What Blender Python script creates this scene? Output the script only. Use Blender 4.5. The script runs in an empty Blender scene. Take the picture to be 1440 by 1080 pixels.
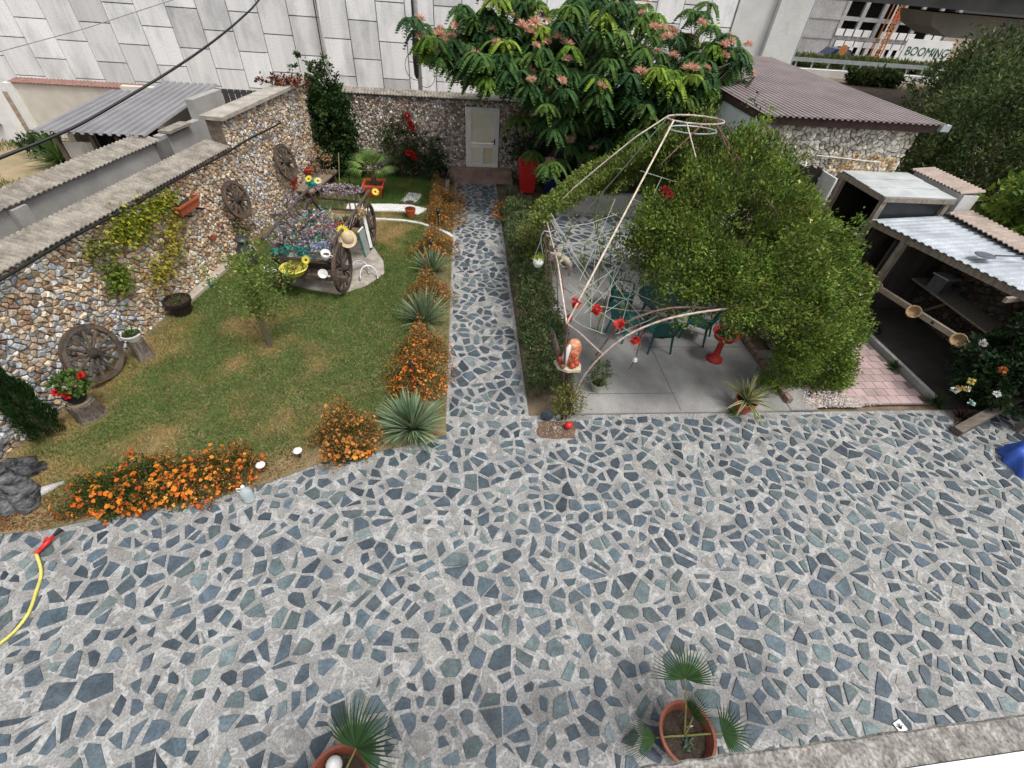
import bpy, math, random
import numpy as np
from mathutils import Vector, Matrix
S = bpy.context.scene
COL = S.collection
rng = np.random.default_rng(7); random.seed(7)
PI = math.pi
# ---------------------------------------------------------------- camera (focal length and attitude from the photograph's vanishing points)
F_PX, CAM_H = 639.0, 6.0
_d = np.array([-60, 675, 639.]); _d /= np.linalg.norm(_d)
_y = np.array([-69, -611, 639.]); _y -= _d*(_y@_d); _y /= np.linalg.norm(_y)
_x = np.cross(_d, _y)
cam = bpy.data.objects.new('camera', bpy.data.cameras.new('camera')); COL.objects.link(cam)
cam.data.sensor_width = 36; cam.data.lens = F_PX/1440*36; cam.data.clip_end = 2000; cam.data.clip_start = .05
def _cv(v): return (v@_x, v@_y, -(v@_d))
_r = _cv(np.array([1., 0, 0])); _u = _cv(np.array([0, -1., 0])); _f = _cv(np.array([0, 0, 1.]))
M = Matrix(((_r[0], _u[0], -_f[0], 0), (_r[1], _u[1], -_f[1], 0), (_r[2], _u[2], -_f[2], CAM_H), (0, 0, 0, 1)))
cam.matrix_world = M; S.camera = cam
def ray(px, py):
    v = np.array([px-720, py-540, F_PX]); return np.array(_cv(v))
def G(px, py, z=0.):
    r = ray(px, py); t = (z-CAM_H)/r[2]; return (r[0]*t, r[1]*t, z)
def atY(px, py, Y):
    r = ray(px, py); t = Y/r[1]; return (r[0]*t, Y, CAM_H+r[2]*t)
def atX(px, py, X):
    r = ray(px, py); t = X/r[0]; return (X, r[1]*t, CAM_H+r[2]*t)
# ---------------------------------------------------------------- light: bright overcast
w = bpy.data.worlds.new('World'); S.world = w; w.use_nodes = True
nt = w.node_tree; bg = nt.nodes['Background']
sky = nt.nodes.new('ShaderNodeTexSky'); sky.sky_type = 'NISHITA'; sky.sun_disc = False
SUN_EL, SUN_AZ = 65, 132      # azimuth of the sun, clockwise from +Y: behind the camera
sky.sun_elevation = math.radians(SUN_EL); sky.sun_rotation = math.radians(SUN_AZ)
sky.dust_density = 4; sky.air_density = 1.0; sky.ozone_density = 1
hs = nt.nodes.new('ShaderNodeHueSaturation'); hs.inputs['Saturation'].default_value = .22
nt.links.new(sky.outputs[0], hs.inputs['Color']); nt.links.new(hs.outputs[0], bg.inputs[0])
bg.inputs[1].default_value = .125
sl = bpy.data.lights.new('sun', 'SUN'); sl.energy = 1.5; sl.angle = math.radians(14); sl.color = (1, .965, .91)
so = bpy.data.objects.new('sun', sl); COL.objects.link(so)
_az, _el = math.radians(SUN_AZ), math.radians(SUN_EL)
so.rotation_euler = Vector((-math.sin(_az)*math.cos(_el), -math.cos(_az)*math.cos(_el), -math.sin(_el))).to_track_quat('-Z', 'Y').to_euler()
so.location = (-6, -12, 20)
S.view_settings.view_transform = 'Standard'; S.view_settings.look = 'None'; S.view_settings.exposure = .55; S.view_settings.gamma = 1
# ---------------------------------------------------------------- materials
MATS = {}
def mat(name, base, base2=None, rough=.85, scale=6, bump=.3, bscale=40, attr=False, metal=0., translucent=0., fine=.12, stretch=(1, 1, 1), spec=.3, lo=.35, hi=.65, alpha=1., trans=0.):
    if name in MATS: return MATS[name]
    m = bpy.data.materials.new(name); m.use_nodes = True; N = m.node_tree.nodes; L = m.node_tree.links
    b = N['Principled BSDF']; b.inputs['Roughness'].default_value = rough; b.inputs['Metallic'].default_value = metal
    b.inputs['Specular IOR Level'].default_value = spec
    if trans: b.inputs['Transmission Weight'].default_value = trans
    if alpha < 1: b.inputs['Alpha'].default_value = alpha
    tc = N.new('ShaderNodeTexCoord'); mp = N.new('ShaderNodeMapping'); mp.inputs['Scale'].default_value = stretch
    L.new(tc.outputs['Object'], mp.inputs[0])
    nz = N.new('ShaderNodeTexNoise'); nz.inputs['Scale'].default_value = scale; nz.inputs['Detail'].default_value = 8; nz.inputs['Roughness'].default_value = .6
    L.new(mp.outputs[0], nz.inputs['Vector'])
    rp = N.new('ShaderNodeValToRGB'); rp.color_ramp.elements[0].position = lo; rp.color_ramp.elements[1].position = hi
    b2 = base2 if base2 else tuple(c*.72 for c in base)
    rp.color_ramp.elements[0].color = (*b2, 1); rp.color_ramp.elements[1].color = (*base, 1)
    L.new(nz.outputs[0], rp.inputs[0]); col = rp.outputs[0]
    if fine:
        n2 = N.new('ShaderNodeTexNoise'); n2.inputs['Scale'].default_value = bscale*1.7; n2.inputs['Detail'].default_value = 4
        L.new(mp.outputs[0], n2.inputs['Vector'])
        mr = N.new('ShaderNodeMapRange'); mr.inputs['From Min'].default_value = .3; mr.inputs['From Max'].default_value = .7
        mr.inputs['To Min'].default_value = 1-fine*2; mr.inputs['To Max'].default_value = 1+fine*2; L.new(n2.outputs[0], mr.inputs[0])
        mm = N.new('ShaderNodeMix'); mm.data_type = 'RGBA'; mm.blend_type = 'MULTIPLY'; mm.inputs['Factor'].default_value = 1
        L.new(col, mm.inputs['A']); L.new(mr.outputs[0], mm.inputs['B']); col = mm.outputs['Result']
    if attr:
        at = N.new('ShaderNodeAttribute'); at.attribute_name = 'Col'
        mm = N.new('ShaderNodeMix'); mm.data_type = 'RGBA'; mm.blend_type = 'MULTIPLY'; mm.inputs['Factor'].default_value = 1
        L.new(col, mm.inputs['A']); L.new(at.outputs['Color'], mm.inputs['B']); col = mm.outputs['Result']
    L.new(col, b.inputs['Base Color'])
    if bump:
        nb = N.new('ShaderNodeTexNoise'); nb.inputs['Scale'].default_value = bscale; nb.inputs['Detail'].default_value = 6
        L.new(mp.outputs[0], nb.inputs['Vector'])
        bp = N.new('ShaderNodeBump'); bp.inputs['Strength'].default_value = bump; bp.inputs['Distance'].default_value = .02
        L.new(nb.outputs[0], bp.inputs['Height']); L.new(bp.outputs[0], b.inputs['Normal'])
    if translucent:
        tr = N.new('ShaderNodeBsdfTranslucent'); L.new(col, tr.inputs[0]); mx = N.new('ShaderNodeMixShader'); mx.inputs[0].default_value = translucent
        L.new(b.outputs[0], mx.inputs[1]); L.new(tr.outputs[0], mx.inputs[2]); L.new(mx.outputs[0], N['Material Output'].inputs[0])
    MATS[name] = m; return m
W1 = (1, 1, 1)
LEAF = mat('leaf', W1, (.8, .8, .8), rough=.6, attr=True, translucent=.25, bump=0, fine=0, scale=3, spec=.2)
PETAL = mat('petal', W1, (.85, .85, .85), rough=.6, attr=True, translucent=.2, bump=0, fine=0, scale=3)
ROCK = mat('rock', (1.1, 1.1, 1.1), (.7, .7, .72), rough=.85, attr=True, scale=14, bump=.6, bscale=30, fine=.15)
SLATE = mat('slate', (1.3, 1.3, 1.3), (.75, .76, .78), rough=.6, attr=True, scale=7, bump=.35, bscale=25, fine=.14, spec=.4)
CONC = mat('concrete', (.46, .45, .43), (.3, .29, .27), scale=1.6, bump=.3, bscale=30)
SMOOTHC = mat('panel_concrete', (.78, .78, .77), (.6, .6, .6), attr=True, scale=1.1, bump=.1, bscale=20, fine=.05)
WOOD = mat('old_wood', (.16, .115, .085), (.07, .05, .04), scale=5, stretch=(6, 6, 1), bump=.5, bscale=22, fine=.2)
GREYWOOD = mat('grey_wood', (.36, .31, .26), (.18, .15, .12), scale=4, stretch=(5, 5, 1), bump=.4, bscale=25, fine=.2)
BARK = mat('bark', (.13, .1, .08), (.05, .04, .032), scale=8, stretch=(4, 4, .8), bump=1, bscale=18, fine=.2)
TERRA = mat('terracotta', (.5, .13, .06), (.36, .09, .045), rough=.6, scale=4, bump=.08, fine=.06)
DTERRA = mat('dark_terracotta', (.27, .085, .05), (.18, .055, .035), rough=.55, scale=4, bump=.08, fine=.06)
REDP = mat('red_plastic', (.62, .02, .018), (.5, .015, .015), rough=.4, scale=3, bump=.03, fine=.03, spec=.5)
BLUEP = mat('blue_plastic', (.012, .022, .12), (.01, .016, .09), rough=.4, scale=3, bump=.03, fine=.03, spec=.5)
GREENP = mat('green_plastic', (.008, .085, .075), (.006, .06, .055), rough=.4, scale=3, bump=.03, fine=.04, spec=.5)
WHITEP = mat('white_plastic', (.8, .8, .78), (.68, .68, .65), rough=.4, scale=3, bump=.03, fine=.03, spec=.5)
BLACKP = mat('black_plastic', (.018, .018, .02), (.012, .012, .013), rough=.45, scale=3, bump=.05, fine=.05)
YELLOWP = mat('yellow_plastic', (.75, .68, .12), (.6, .54, .1), rough=.45, scale=3, bump=.04, fine=.06)
SOIL = mat('soil', (.06, .042, .03), (.03, .022, .016), scale=12, bump=.8, bscale=40, fine=.25)
STEEL = mat('galvanised_steel', (.5, .53, .56), (.38, .4, .43), rough=.45, metal=.3, scale=3, bump=.05, fine=.06)
PAINTW = mat('worn_white_paint', (.62, .55, .48), (.32, .22, .16), rough=.6, scale=14, bump=.25, bscale=40, fine=.15)
RUST = mat('rusty_paint', (.24, .14, .11), (.11, .06, .05), rough=.7, scale=12, bump=.3, bscale=40, fine=.2)
DIRT = mat('dirt', (.24, .18, .12), (.12, .09, .06), scale=2.2, bump=.7, bscale=30, fine=.25)
PLASTER = mat('cream_plaster', (.66, .62, .55), (.54, .5, .44), scale=1.5, bump=.2, bscale=50, fine=.06)
WPLASTER = mat('white_plaster', (.8, .8, .79), (.68, .68, .67), scale=1.5, bump=.25, bscale=50, fine=.05)
DARK = mat('dark_interior', (.02, .018, .016), (.012, .011, .01), bump=.2, fine=.1)  # near-black colour standing in for the shade inside openings
# ---------------------------------------------------------------- mesh builders
class MB:
    def __init__(s): s.V, s.F, s.C = [], [], []
    def add(s, vs, fs, col=W1):
        o = len(s.V); s.V += [tuple(v) for v in vs]; s.F += [tuple(i+o for i in f) for f in fs]; s.C += [col]*len(vs); return s
    def box(s, c, d, rz=0., col=W1, M=None):
        hx, hy, hz = d[0]/2, d[1]/2, d[2]/2; cs, sn = math.cos(rz), math.sin(rz); vs = []
        for z in (-hz, hz):
            for x, y in ((-hx, -hy), (hx, -hy), (hx, hy), (-hx, hy)):
                p = Vector((x, y, z))
                if M is not None: p = M @ p
                vs.append((c[0]+p.x*cs-p.y*sn, c[1]+p.x*sn+p.y*cs, c[2]+p.z))
        return s.add(vs, [(3, 2, 1, 0), (4, 5, 6, 7), (0, 1, 5, 4), (1, 2, 6, 5), (2, 3, 7, 6), (3, 0, 4, 7)], col)
    def bar(s, a, b, w, h, col=W1, up=(0, 0, 1)):
        a, b, up = Vector(a), Vector(b), Vector(up); t = (b-a).normalized(); sd = t.cross(up)
        if sd.length < 1e-3: sd = t.cross(Vector((1, 0, 0)))
        sd.normalize(); u = sd.cross(t); vs = []
        for p in (a, b):
            for i, j in ((-1, -1), (1, -1), (1, 1), (-1, 1)): vs.append(p+sd*(i*w/2)+u*(j*h/2))
        return s.add(vs, [(3, 2, 1, 0), (4, 5, 6, 7), (0, 1, 5, 4), (1, 2, 6, 5), (2, 3, 7, 6), (3, 0, 4, 7)], col)
    def tube(s, pts, r, n=8, col=W1, caps=True, squash=None):
        pts = [Vector(p) for p in pts]; k = len(pts); rs = r if isinstance(r, (list, tuple)) else [r]*k
        o = len(s.V); ref = None
        for i, p in enumerate(pts):
            t = (pts[min(i+1, k-1)]-pts[max(i-1, 0)])
            t = t.normalized() if t.length > 1e-9 else Vector((0, 0, 1))
            if ref is None:
                ref = Vector((0, 0, 1)) if abs(t.z) < .9 else Vector((1, 0, 0))
            a = t.cross(ref)
            if a.length < 1e-3: a = t.cross(Vector((0, 1, 0)))
            a.normalize(); b = a.cross(t).normalized(); ref = b
            for j in range(n):
                th = 2*PI*j/n; q = p+a*(math.cos(th)*rs[i])+b*(math.sin(th)*rs[i]); s.V.append(tuple(q)); s.C.append(col)
        for i in range(k-1):
            for j in range(n):
                j2 = (j+1) % n; s.F.append((o+i*n+j, o+i*n+j2, o+(i+1)*n+j2, o+(i+1)*n+j))
        if caps: s.F.append(tuple(o+j for j in range(n))[::-1]); s.F.append(tuple(o+(k-1)*n+j for j in range(n)))
        return s
    def lathe(s, prof, n=20, c=(0, 0, 0), col=W1, sq=False, caps=False):
        o = len(s.V); k = len(prof)
        for r, z in prof:
            for j in range(n):
                th = 2*PI*(j+.5)/n; s.V.append((c[0]+r*math.cos(th), c[1]+r*math.sin(th), c[2]+z)); s.C.append(col)
        for i in range(k-1):
            for j in range(n):
                j2 = (j+1) % n; s.F.append((o+i*n+j, o+i*n+j2, o+(i+1)*n+j2, o+(i+1)*n+j))
        if caps: s.F.append(tuple(o+j for j in range(n))[::-1]); s.F.append(tuple(o+(k-1)*n+j for j in range(n)))
        return s
    def prism(s, poly, z0, z1, col=W1):
        n = len(poly); vs = [(p[0], p[1], z0) for p in poly]+[(p[0], p[1], z1) for p in poly]
        return s.add(vs, [tuple(range(n))[::-1], tuple(range(n, 2*n))]+[(i, (i+1) % n, n+(i+1) % n, n+i) for i in range(n)], col)
    def ball(s, c, r, n=8, m=6, col=W1, jit=0.):
        sx, sy, sz = r if isinstance(r, (tuple, list)) else (r, r, r); vs = [(c[0], c[1], c[2]-sz)]
        for i in range(1, m):
            ph = -PI/2+PI*i/m
            for j in range(n):
                th = 2*PI*j/n; q = 1+random.uniform(-jit, jit)
                vs.append((c[0]+sx*q*math.cos(ph)*math.cos(th), c[1]+sy*q*math.cos(ph)*math.sin(th), c[2]+sz*q*math.sin(ph)))
        vs.append((c[0], c[1], c[2]+sz)); fs = []
        for j in range(n):
            fs.append((0, 1+(j+1) % n, 1+j)); fs.append((len(vs)-1, len(vs)-1-n+j, len(vs)-1-n+(j+1) % n))
        for i in range(m-2):
            for j in range(n):
                a = 1+i*n+j; b = 1+i*n+(j+1) % n; fs.append((a, b, b+n, a+n))
        return s.add(vs, fs, col)
def _link(name, me, m, parent, org):
    if m: me.materials.append(m)
    o = bpy.data.objects.new(name, me); COL.objects.link(o)
    if parent is not None: o.parent = parent
    elif org is not None: o.location = org
    return o
def wloc(o):
    v = Vector((0, 0, 0))
    while o is not None: v += o.location; o = o.parent
    return v
def build(name, mb, m, parent=None, org=None, smooth=False, local=False):
    """one mesh object; vertices are world positions (or local to the parent with local=True)"""
    off = Vector((0, 0, 0))
    if not local:
        if parent is not None: off = wloc(parent)
        elif org is not None: off = Vector(org)
    me = bpy.data.meshes.new(name)
    me.from_pydata([(v[0]-off.x, v[1]-off.y, v[2]-off.z) for v in mb.V], [], mb.F)
    ca = me.color_attributes.new('Col', 'FLOAT_COLOR', 'POINT')
    ca.data.foreach_set('color', np.array([(*c[:3], 1) for c in mb.C], dtype=np.float32).ravel())
    if smooth: me.polygons.foreach_set('use_smooth', [True]*len(me.polygons))
    me.update()
    return _link(name, me, m, parent, org)
def npmesh(name, V, Fc, C, m, parent=None, org=None, local=False, smooth=False):
    V = np.asarray(V, dtype=np.float32); off = np.zeros(3, np.float32)
    if not local:
        if parent is not None: off = np.array(wloc(parent), np.float32)
        elif org is not None: off = np.array(org, np.float32)
    me = bpy.data.meshes.new(name); Fc = np.asarray(Fc, np.int32); k = Fc.shape[1]
    me.vertices.add(len(V)); me.vertices.foreach_set('co', (V-off).ravel())
    me.loops.add(Fc.size); me.loops.foreach_set('vertex_index', Fc.ravel())
    me.polygons.add(len(Fc)); me.polygons.foreach_set('loop_start', np.arange(0, Fc.size, k, dtype=np.int32))
    ca = me.color_attributes.new('Col', 'FLOAT_COLOR', 'POINT')
    ca.data.foreach_set('color', np.concatenate([np.asarray(C, np.float32), np.ones((len(V), 1), np.float32)], 1).ravel())
    if smooth: me.polygons.foreach_set('use_smooth', np.ones(len(Fc), bool))
    me.update(calc_edges=True); me.validate()
    return _link(name, me, m, parent, org)
def tag(o, label=None, cat=None, group=None, kind=None):
    if label: o['label'] = label
    if cat: o['category'] = cat
    if group: o['group'] = group
    if kind: o['kind'] = kind
    return o
def thing(name, label, cat, loc=(0, 0, 0), rz=0., group=None):
    o = bpy.data.objects.new(name, None); COL.objects.link(o); o.empty_display_size = .2
    o.location = loc; o.rotation_euler = (0, 0, rz); return tag(o, label, cat, group)
def copy_tree(o, parent=None):
    c = o.copy(); COL.objects.link(c); c.parent = parent
    for ch in list(o.children): copy_tree(ch, c)
    return c
def unit(v): return v/np.maximum(np.linalg.norm(v, axis=-1, keepdims=True), 1e-9)
def rdir(n): return unit(rng.normal(size=(n, 3)))
# foliage: folded leaves, two triangles each side of the midrib
def leaves(P, D, L, Wd, C, fold=.25, N=None):
    n = len(P); D = unit(D); R = rdir(n) if N is None else N
    Sd = unit(np.cross(D, R)); Nn = np.cross(Sd, D); L = np.broadcast_to(np.asarray(L, float), (n,))[:, None]; Wd = np.broadcast_to(np.asarray(Wd, float), (n,))[:, None]
    mid = P+D*L*.45
    V = np.stack([P, mid+Sd*Wd*.5+Nn*Wd*fold, P+D*L, mid-Sd*Wd*.5+Nn*Wd*fold], 1).reshape(-1, 3)
    i = np.arange(n)[:, None]*4; Fc = np.concatenate([i+np.array([[0, 1, 2]]), i+np.array([[0, 2, 3]])], 1).reshape(-1, 3)
    return V, Fc, np.repeat(C, 4, 0)
def join(*parts):
    V, Fc, C, o = [], [], [], 0
    for v, f, c in parts: V.append(v); Fc.append(f+o); C.append(c); o += len(v)
    return np.concatenate(V), np.concatenate(Fc), np.concatenate(C)
def palette(n, cols, jit=.2):
    cols = np.array(cols); c = cols[rng.integers(0, len(cols), n)]; return c*(1+rng.uniform(-jit, jit, (n, 1)))
def cloud(center, radii, nclump, per, cr, L, Wd, cols, outward=.6, up=.3, inner=.55, flat=1., half=False):
    """leaf clumps spread through an ellipsoid; returns leaf arrays"""
    d = rdir(nclump)
    if half: d[:, 2] = np.abs(d[:, 2])
    r = rng.uniform(inner, 1, (nclump, 1))**.7
    cc = np.array(center)+d*r*np.array(radii); cr_ = cr*rng.uniform(.6, 1.3, (nclump, 1))
    P = np.repeat(cc, per, 0)+rdir(nclump*per)*rng.uniform(.1, 1, (nclump*per, 1))*np.repeat(cr_, per, 0)*np.array([1, 1, flat])
    D = rdir(len(P))+outward*np.repeat(d, per, 0)+np.array([0, 0, up])
    tint = palette(nclump, cols, .18); C = np.repeat(tint, per, 0)*(1+rng.uniform(-.25, .25, (len(P), 1)))
    return leaves(P, D, L*rng.uniform(.6, 1.25, len(P)), Wd*rng.uniform(.7, 1.2, len(P)), C)
def blades(P, D0, L, Wd, C, droop=.5, seg=3):
    """strap leaves: bent strips"""
    n = len(P); D0 = unit(D0); hor = D0.copy(); hor[:, 2] = 0; Sd = unit(np.cross(D0, np.array([0, 0, 1.])+rng.normal(0, .05, (n, 3)))); V = []
    L = np.broadcast_to(np.asarray(L, float), (n,))[:, None]; Wd = np.broadcast_to(np.asarray(Wd, float), (n,))[:, None]
    droop = np.broadcast_to(np.asarray(droop, float), (n,))[:, None]
    for k in range(seg+1):
        t = k/seg; c = P+D0*L*t+np.array([0, 0, -1.])*droop*L*t*t; wv = Wd*(1-t**2.2)*(.55+.45*min(1, t*4))*.5+.0005
        V += [c-Sd*wv, c+Sd*wv]
    V = np.stack(V, 1).reshape(-1, 3); m = 2*(seg+1); i = np.arange(n)[:, None]*m; fs = []
    for k in range(seg):
        a = 2*k; fs += [i+np.array([[a, a+1, a+3]]), i+np.array([[a, a+3, a+2]])]
    return V, np.concatenate(fs, 1).reshape(-1, 3), np.repeat(C, m, 0)
# smooth 2-D noise from sines, for patchy growth and stone colours
def snoise(x, y, seed, f=1.):
    r = np.random.default_rng(seed); s = 0
    for k in range(6):
        a = r.uniform(0, 2*PI); q = f*r.uniform(.6, 2.2); s = s+np.sin((x*math.cos(a)+y*math.sin(a))*q+r.uniform(0, 6.28))
    return s/6
# Voronoi cells on a jittered staggered grid
def cells(u0, u1, v0, v1, su, sv, jit, seed, drop=0.):
    r = random.Random(seed); nu = int((u1-u0)/su)+4; nv = int((v1-v0)/sv)+4; pts = {}
    for i in range(nu):
        for j in range(nv):
            pts[i, j] = (u0+(i-1.5+(.5 if j % 2 else 0)+r.uniform(-jit, jit))*su, v0+(j-1.5+r.uniform(-jit, jit))*sv)
    if drop: pts = {k: v for k, v in pts.items() if r.random() > drop}
    out = []
    for (i, j), p in pts.items():
        if not (u0 <= p[0] <= u1 and v0 <= p[1] <= v1): continue
        poly = [(p[0]-su*1.25, p[1]-sv*1.2), (p[0]+su*1.25, p[1]-sv*1.2), (p[0]+su*1.25, p[1]+sv*1.2), (p[0]-su*1.25, p[1]+sv*1.2)]
        for a in range(-2, 3):
            for b in range(-2, 3):
                if a == 0 and b == 0: continue
                q = pts.get((i+a, j+b))
                if q is None: continue
                mx, my = (p[0]+q[0])/2, (p[1]+q[1])/2; nx, ny = q[0]-p[0], q[1]-p[1]; new = []
                k = len(poly); ds = [(v[0]-mx)*nx+(v[1]-my)*ny for v in poly]
                if max(ds) <= 0: continue
                for t in range(k):
                    d0, d1 = ds[t], ds[(t+1) % k]; A, B = poly[t], poly[(t+1) % k]
                    if d0 <= 0: new.append(A)
                    if (d0 < 0 < d1) or (d1 < 0 < d0):
                        f = d0/(d0-d1); new.append((A[0]+(B[0]-A[0])*f, A[1]+(B[1]-A[1])*f))
                poly = new
                if len(poly) < 3: break
            if len(poly) < 3: break
        if len(poly) >= 3: out.append((p, poly))
    return out
def merge_short(poly, tol):
    res = []
    for v in poly:
        if not res or math.hypot(v[0]-res[-1][0], v[1]-res[-1][1]) > tol: res.append(v)
    if len(res) > 3 and math.hypot(res[0][0]-res[-1][0], res[0][1]-res[-1][1]) <= tol: res.pop()
    return res
# ================================================================ the setting
def struct(o): o['kind'] = 'structure'; return o
def inpoly(x, y, poly):
    c = False; n = len(poly)
    for i in range(n):
        x0, y0 = poly[i]; x1, y1 = poly[(i+1) % n]
        if (y0 > y) != (y1 > y) and x < (x1-x0)*(y-y0)/(y1-y0)+x0: c = not c
    return c
def corrug(mb, o, U, Lu, Vv, Lv, pitch, amp, thick=.012, trap=False, col=W1):
    o, U, Vv = Vector(o), Vector(U).normalized(), Vector(Vv).normalized(); N = U.cross(Vv).normalized()
    if N.z < 0: N = -N
    prof = [(0, 0), (.35, 0), (.45, 1), (.9, 1)] if trap else [(0, 0), (.25, .7), (.5, 1), (.75, .7)]
    us = []
    k = int(Lu/pitch)
    for i in range(k): us += [((i+a)*pitch, b*amp) for a, b in prof]
    us.append((k*pitch, 0)); n = len(us); vs = []
    for dz in (0, -thick):
        for t in (0, Lv):
            for a, h in us: vs.append(o+U*a+Vv*t+N*(h+dz))
    fs = []
    for i in range(n-1):
        fs += [(i, i+1, n+i+1, n+i), (2*n+i+1, 2*n+i, 3*n+i, 3*n+i+1), (i+1, i, 2*n+i, 2*n+i+1), (n+i, n+i+1, 3*n+i+1, 3*n+i)]
    fs += [(0, n, 3*n, 2*n), (n-1, 3*n-1, 4*n-1, 2*n-1)]
    return mb.add(vs, fs, col)
# ---- ground: one sheet that falls away beyond the overpass
mb = MB(); xs = [-400, -60, -20, 0, 20, 60, 120, 400]; ys = [-60, -10, 5, 20, 40, 53, 75, 95, 160, 700]
zz = lambda y: -.06 if y < 53 else -.06-6.6*min(1, (y-53)/42)
mb.add([(x, y, zz(y)) for y in ys for x in xs], [(j*8+i, j*8+i+1, (j+1)*8+i+1, (j+1)*8+i) for j in range(len(ys)-1) for i in range(7)])
struct(build('ground', mb, DIRT))
# ---- lawn outline
front = [G(*p)[:2] for p in [(-60, 775), (0, 752), (60, 747), (150, 727), (250, 712), (350, 690), (450, 652), (540, 634), (600, 622), (628, 612)]]
LWA, LWB = np.array([-6.9, 5.]), np.array([-4.6, 18.]); LWT = (LWB-LWA)/np.linalg.norm(LWB-LWA); LWN = np.array([LWT[1], -LWT[0]])   # LWN points into the yard
def lw(y, off=0.):
    t = (y-5)/LWT[1]; p = LWA+LWT*t+LWN*off; return (p[0], p[1])
PXL, PXR = -.35, 1.12
lawn = front+[(PXL, 5.3), (PXL, 17.0), lw(17.2), lw(2.6)]
MORTAR = mat('mortar', (.33, .326, .317), (.185, .182, .176), scale=3.0, bump=.9, bscale=26, fine=.16, lo=.32, hi=.62)
def add_mortar_streaks(m):
    N = m.node_tree.nodes; L = m.node_tree.links; b = N['Principled BSDF']; src = b.inputs['Base Color'].links[0].from_socket
    tc = N.new('ShaderNodeTexCoord'); nz = N.new('ShaderNodeTexNoise'); nz.inputs['Scale'].default_value = 3.2; nz.inputs['Detail'].default_value = 5; nz.inputs['Distortion'].default_value = .6
    L.new(tc.outputs['Object'], nz.inputs['Vector'])
    mr = N.new('ShaderNodeMath'); mr.operation = 'SUBTRACT'; mr.inputs[1].default_value = .5; L.new(nz.outputs[0], mr.inputs[0])
    ab = N.new('ShaderNodeMath'); ab.operation = 'ABSOLUTE'; L.new(mr.outputs[0], ab.inputs[0])
    rp = N.new('ShaderNodeMapRange'); rp.inputs['From Min'].default_value = .0; rp.inputs['From Max'].default_value = .028; rp.inputs['To Min'].default_value = .5; rp.inputs['To Max'].default_value = 0
    L.new(ab.outputs[0], rp.inputs[0])
    mx = N.new('ShaderNodeMix'); mx.data_type = 'RGBA'; mx.inputs['B'].default_value = (.6, .595, .59, 1)
    L.new(rp.outputs[0], mx.inputs['Factor']); L.new(src, mx.inputs['A']); L.new(mx.outputs['Result'], b.inputs['Base Color'])
add_mortar_streaks(MORTAR)
# ---- crazy paving
SLC = [(.085, .115, .14), (.07, .095, .12), (.1, .13, .15), (.115, .155, .16), (.06, .08, .1), (.13, .17, .175), (.075, .11, .13), (.09, .12, .15)]
def slate(mb, poly, z, h, col):
    n = len(poly); cx = sum(p[0] for p in poly)/n; cy = sum(p[1] for p in poly)/n
    tx, ty = random.uniform(-.02, .02), random.uniform(-.02, .02); vs = []
    for s, dz in ((1.0, -.004), (.985, h*.8), (.95, h)):
        for p in poly:
            x, y = cx+(p[0]-cx)*s, cy+(p[1]-cy)*s; vs.append((x, y, z+dz+((x-cx)*tx+(y-cy)*ty if dz > 0 else 0)))
    fs = [(i, (i+1) % n, n+(i+1) % n, n+i) for i in range(n)]+[(n+i, n+(i+1) % n, 2*n+(i+1) % n, 2*n+i) for i in range(n)]+[tuple(range(2*n, 3*n))]
    mb.add(vs, fs, col)
def crazy(parent, x0, x1, y0, y1, su, sv, seed, nparts, z=.004, avoid=(), view=True, gap=(.01, .046), keep=1.):
    st = []
    r = random.Random(seed+5)
    for p, poly in cells(x0, x1, y0, y1, su, sv, .49, seed, .17):
        if any(inpoly(p[0], p[1], a) for a in avoid) or r.random() > keep: continue
        poly = [(min(max(a, x0+.01), x1-.01), min(max(b, y0+.01), y1-.01)) for a, b in poly]
        poly = merge_short(poly, su*.26)
        while len(poly) > 4 and r.random() < .38: poly.pop(r.randrange(len(poly)))
        if len(poly) < 3: continue
        n = len(poly); cx = sum(q[0] for q in poly)/n; cy = sum(q[1] for q in poly)/n
        rad = sum(math.hypot(q[0]-cx, q[1]-cy) for q in poly)/n
        if rad < .03: continue
        g = r.uniform(*gap); sc = max(.45, 1-g/(rad*.72))
        sq = r.uniform(.52, 1.0); an = r.uniform(0, PI); ca, sa = math.cos(an), math.sin(an); q2 = []
        for q in poly:
            dx, dy = (q[0]-cx)*sc, (q[1]-cy)*sc; a, b = dx*ca+dy*sa, (-dx*sa+dy*ca)*sq
            q2.append((cx+a*ca-b*sa+r.uniform(-.006, .006), cy+a*sa+b*ca+r.uniform(-.006, .006)))
        c = r.choice(SLC); k = r.uniform(.5, 1.05); t = r.random()
        if t < .07: c = (.3, .29, .27); k = r.uniform(.7, 1.1)
        elif t < .12: c = (.16, .2, .2)
        h = r.uniform(.006, .014)
        if t < .07: h = .003
        st.append((math.hypot(cx, cy)+(0 if abs(cx) < (cy+.9)*1.35+2.6 and cy > .35 else 30), q2, h, (c[0]*k, c[1]*k, c[2]*k)))
    st.sort(key=lambda s: s[0]); rest = MB()
    for i, (d, q, h, c) in enumerate(st):
        if i < nparts:
            m1 = MB(); cx, cy = q[0]
            slate(m1, q, z, h, c); build('paving_stone', m1, SLATE, parent)
        else: slate(rest, q, z, h, c)
    if rest.V: tag(build('paving_stones', rest, SLATE, parent), kind='stuff')
mb = MB(); mb.add([(-9, -1.2, 0), (13, -1.2, 0), (13, 5.47, 0), (-9, 5.47, 0)], [(0, 1, 2, 3)])
patio = struct(build('patio', mb, MORTAR))
bedp = [G(*p)[:2] for p in [(752, 592), (812, 592), (812, 618), (755, 618)]]
crazy(patio, -7.6, 12.4, .1, 5.42, .205, .18, 3, 300, avoid=(lawn, bedp))
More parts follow.
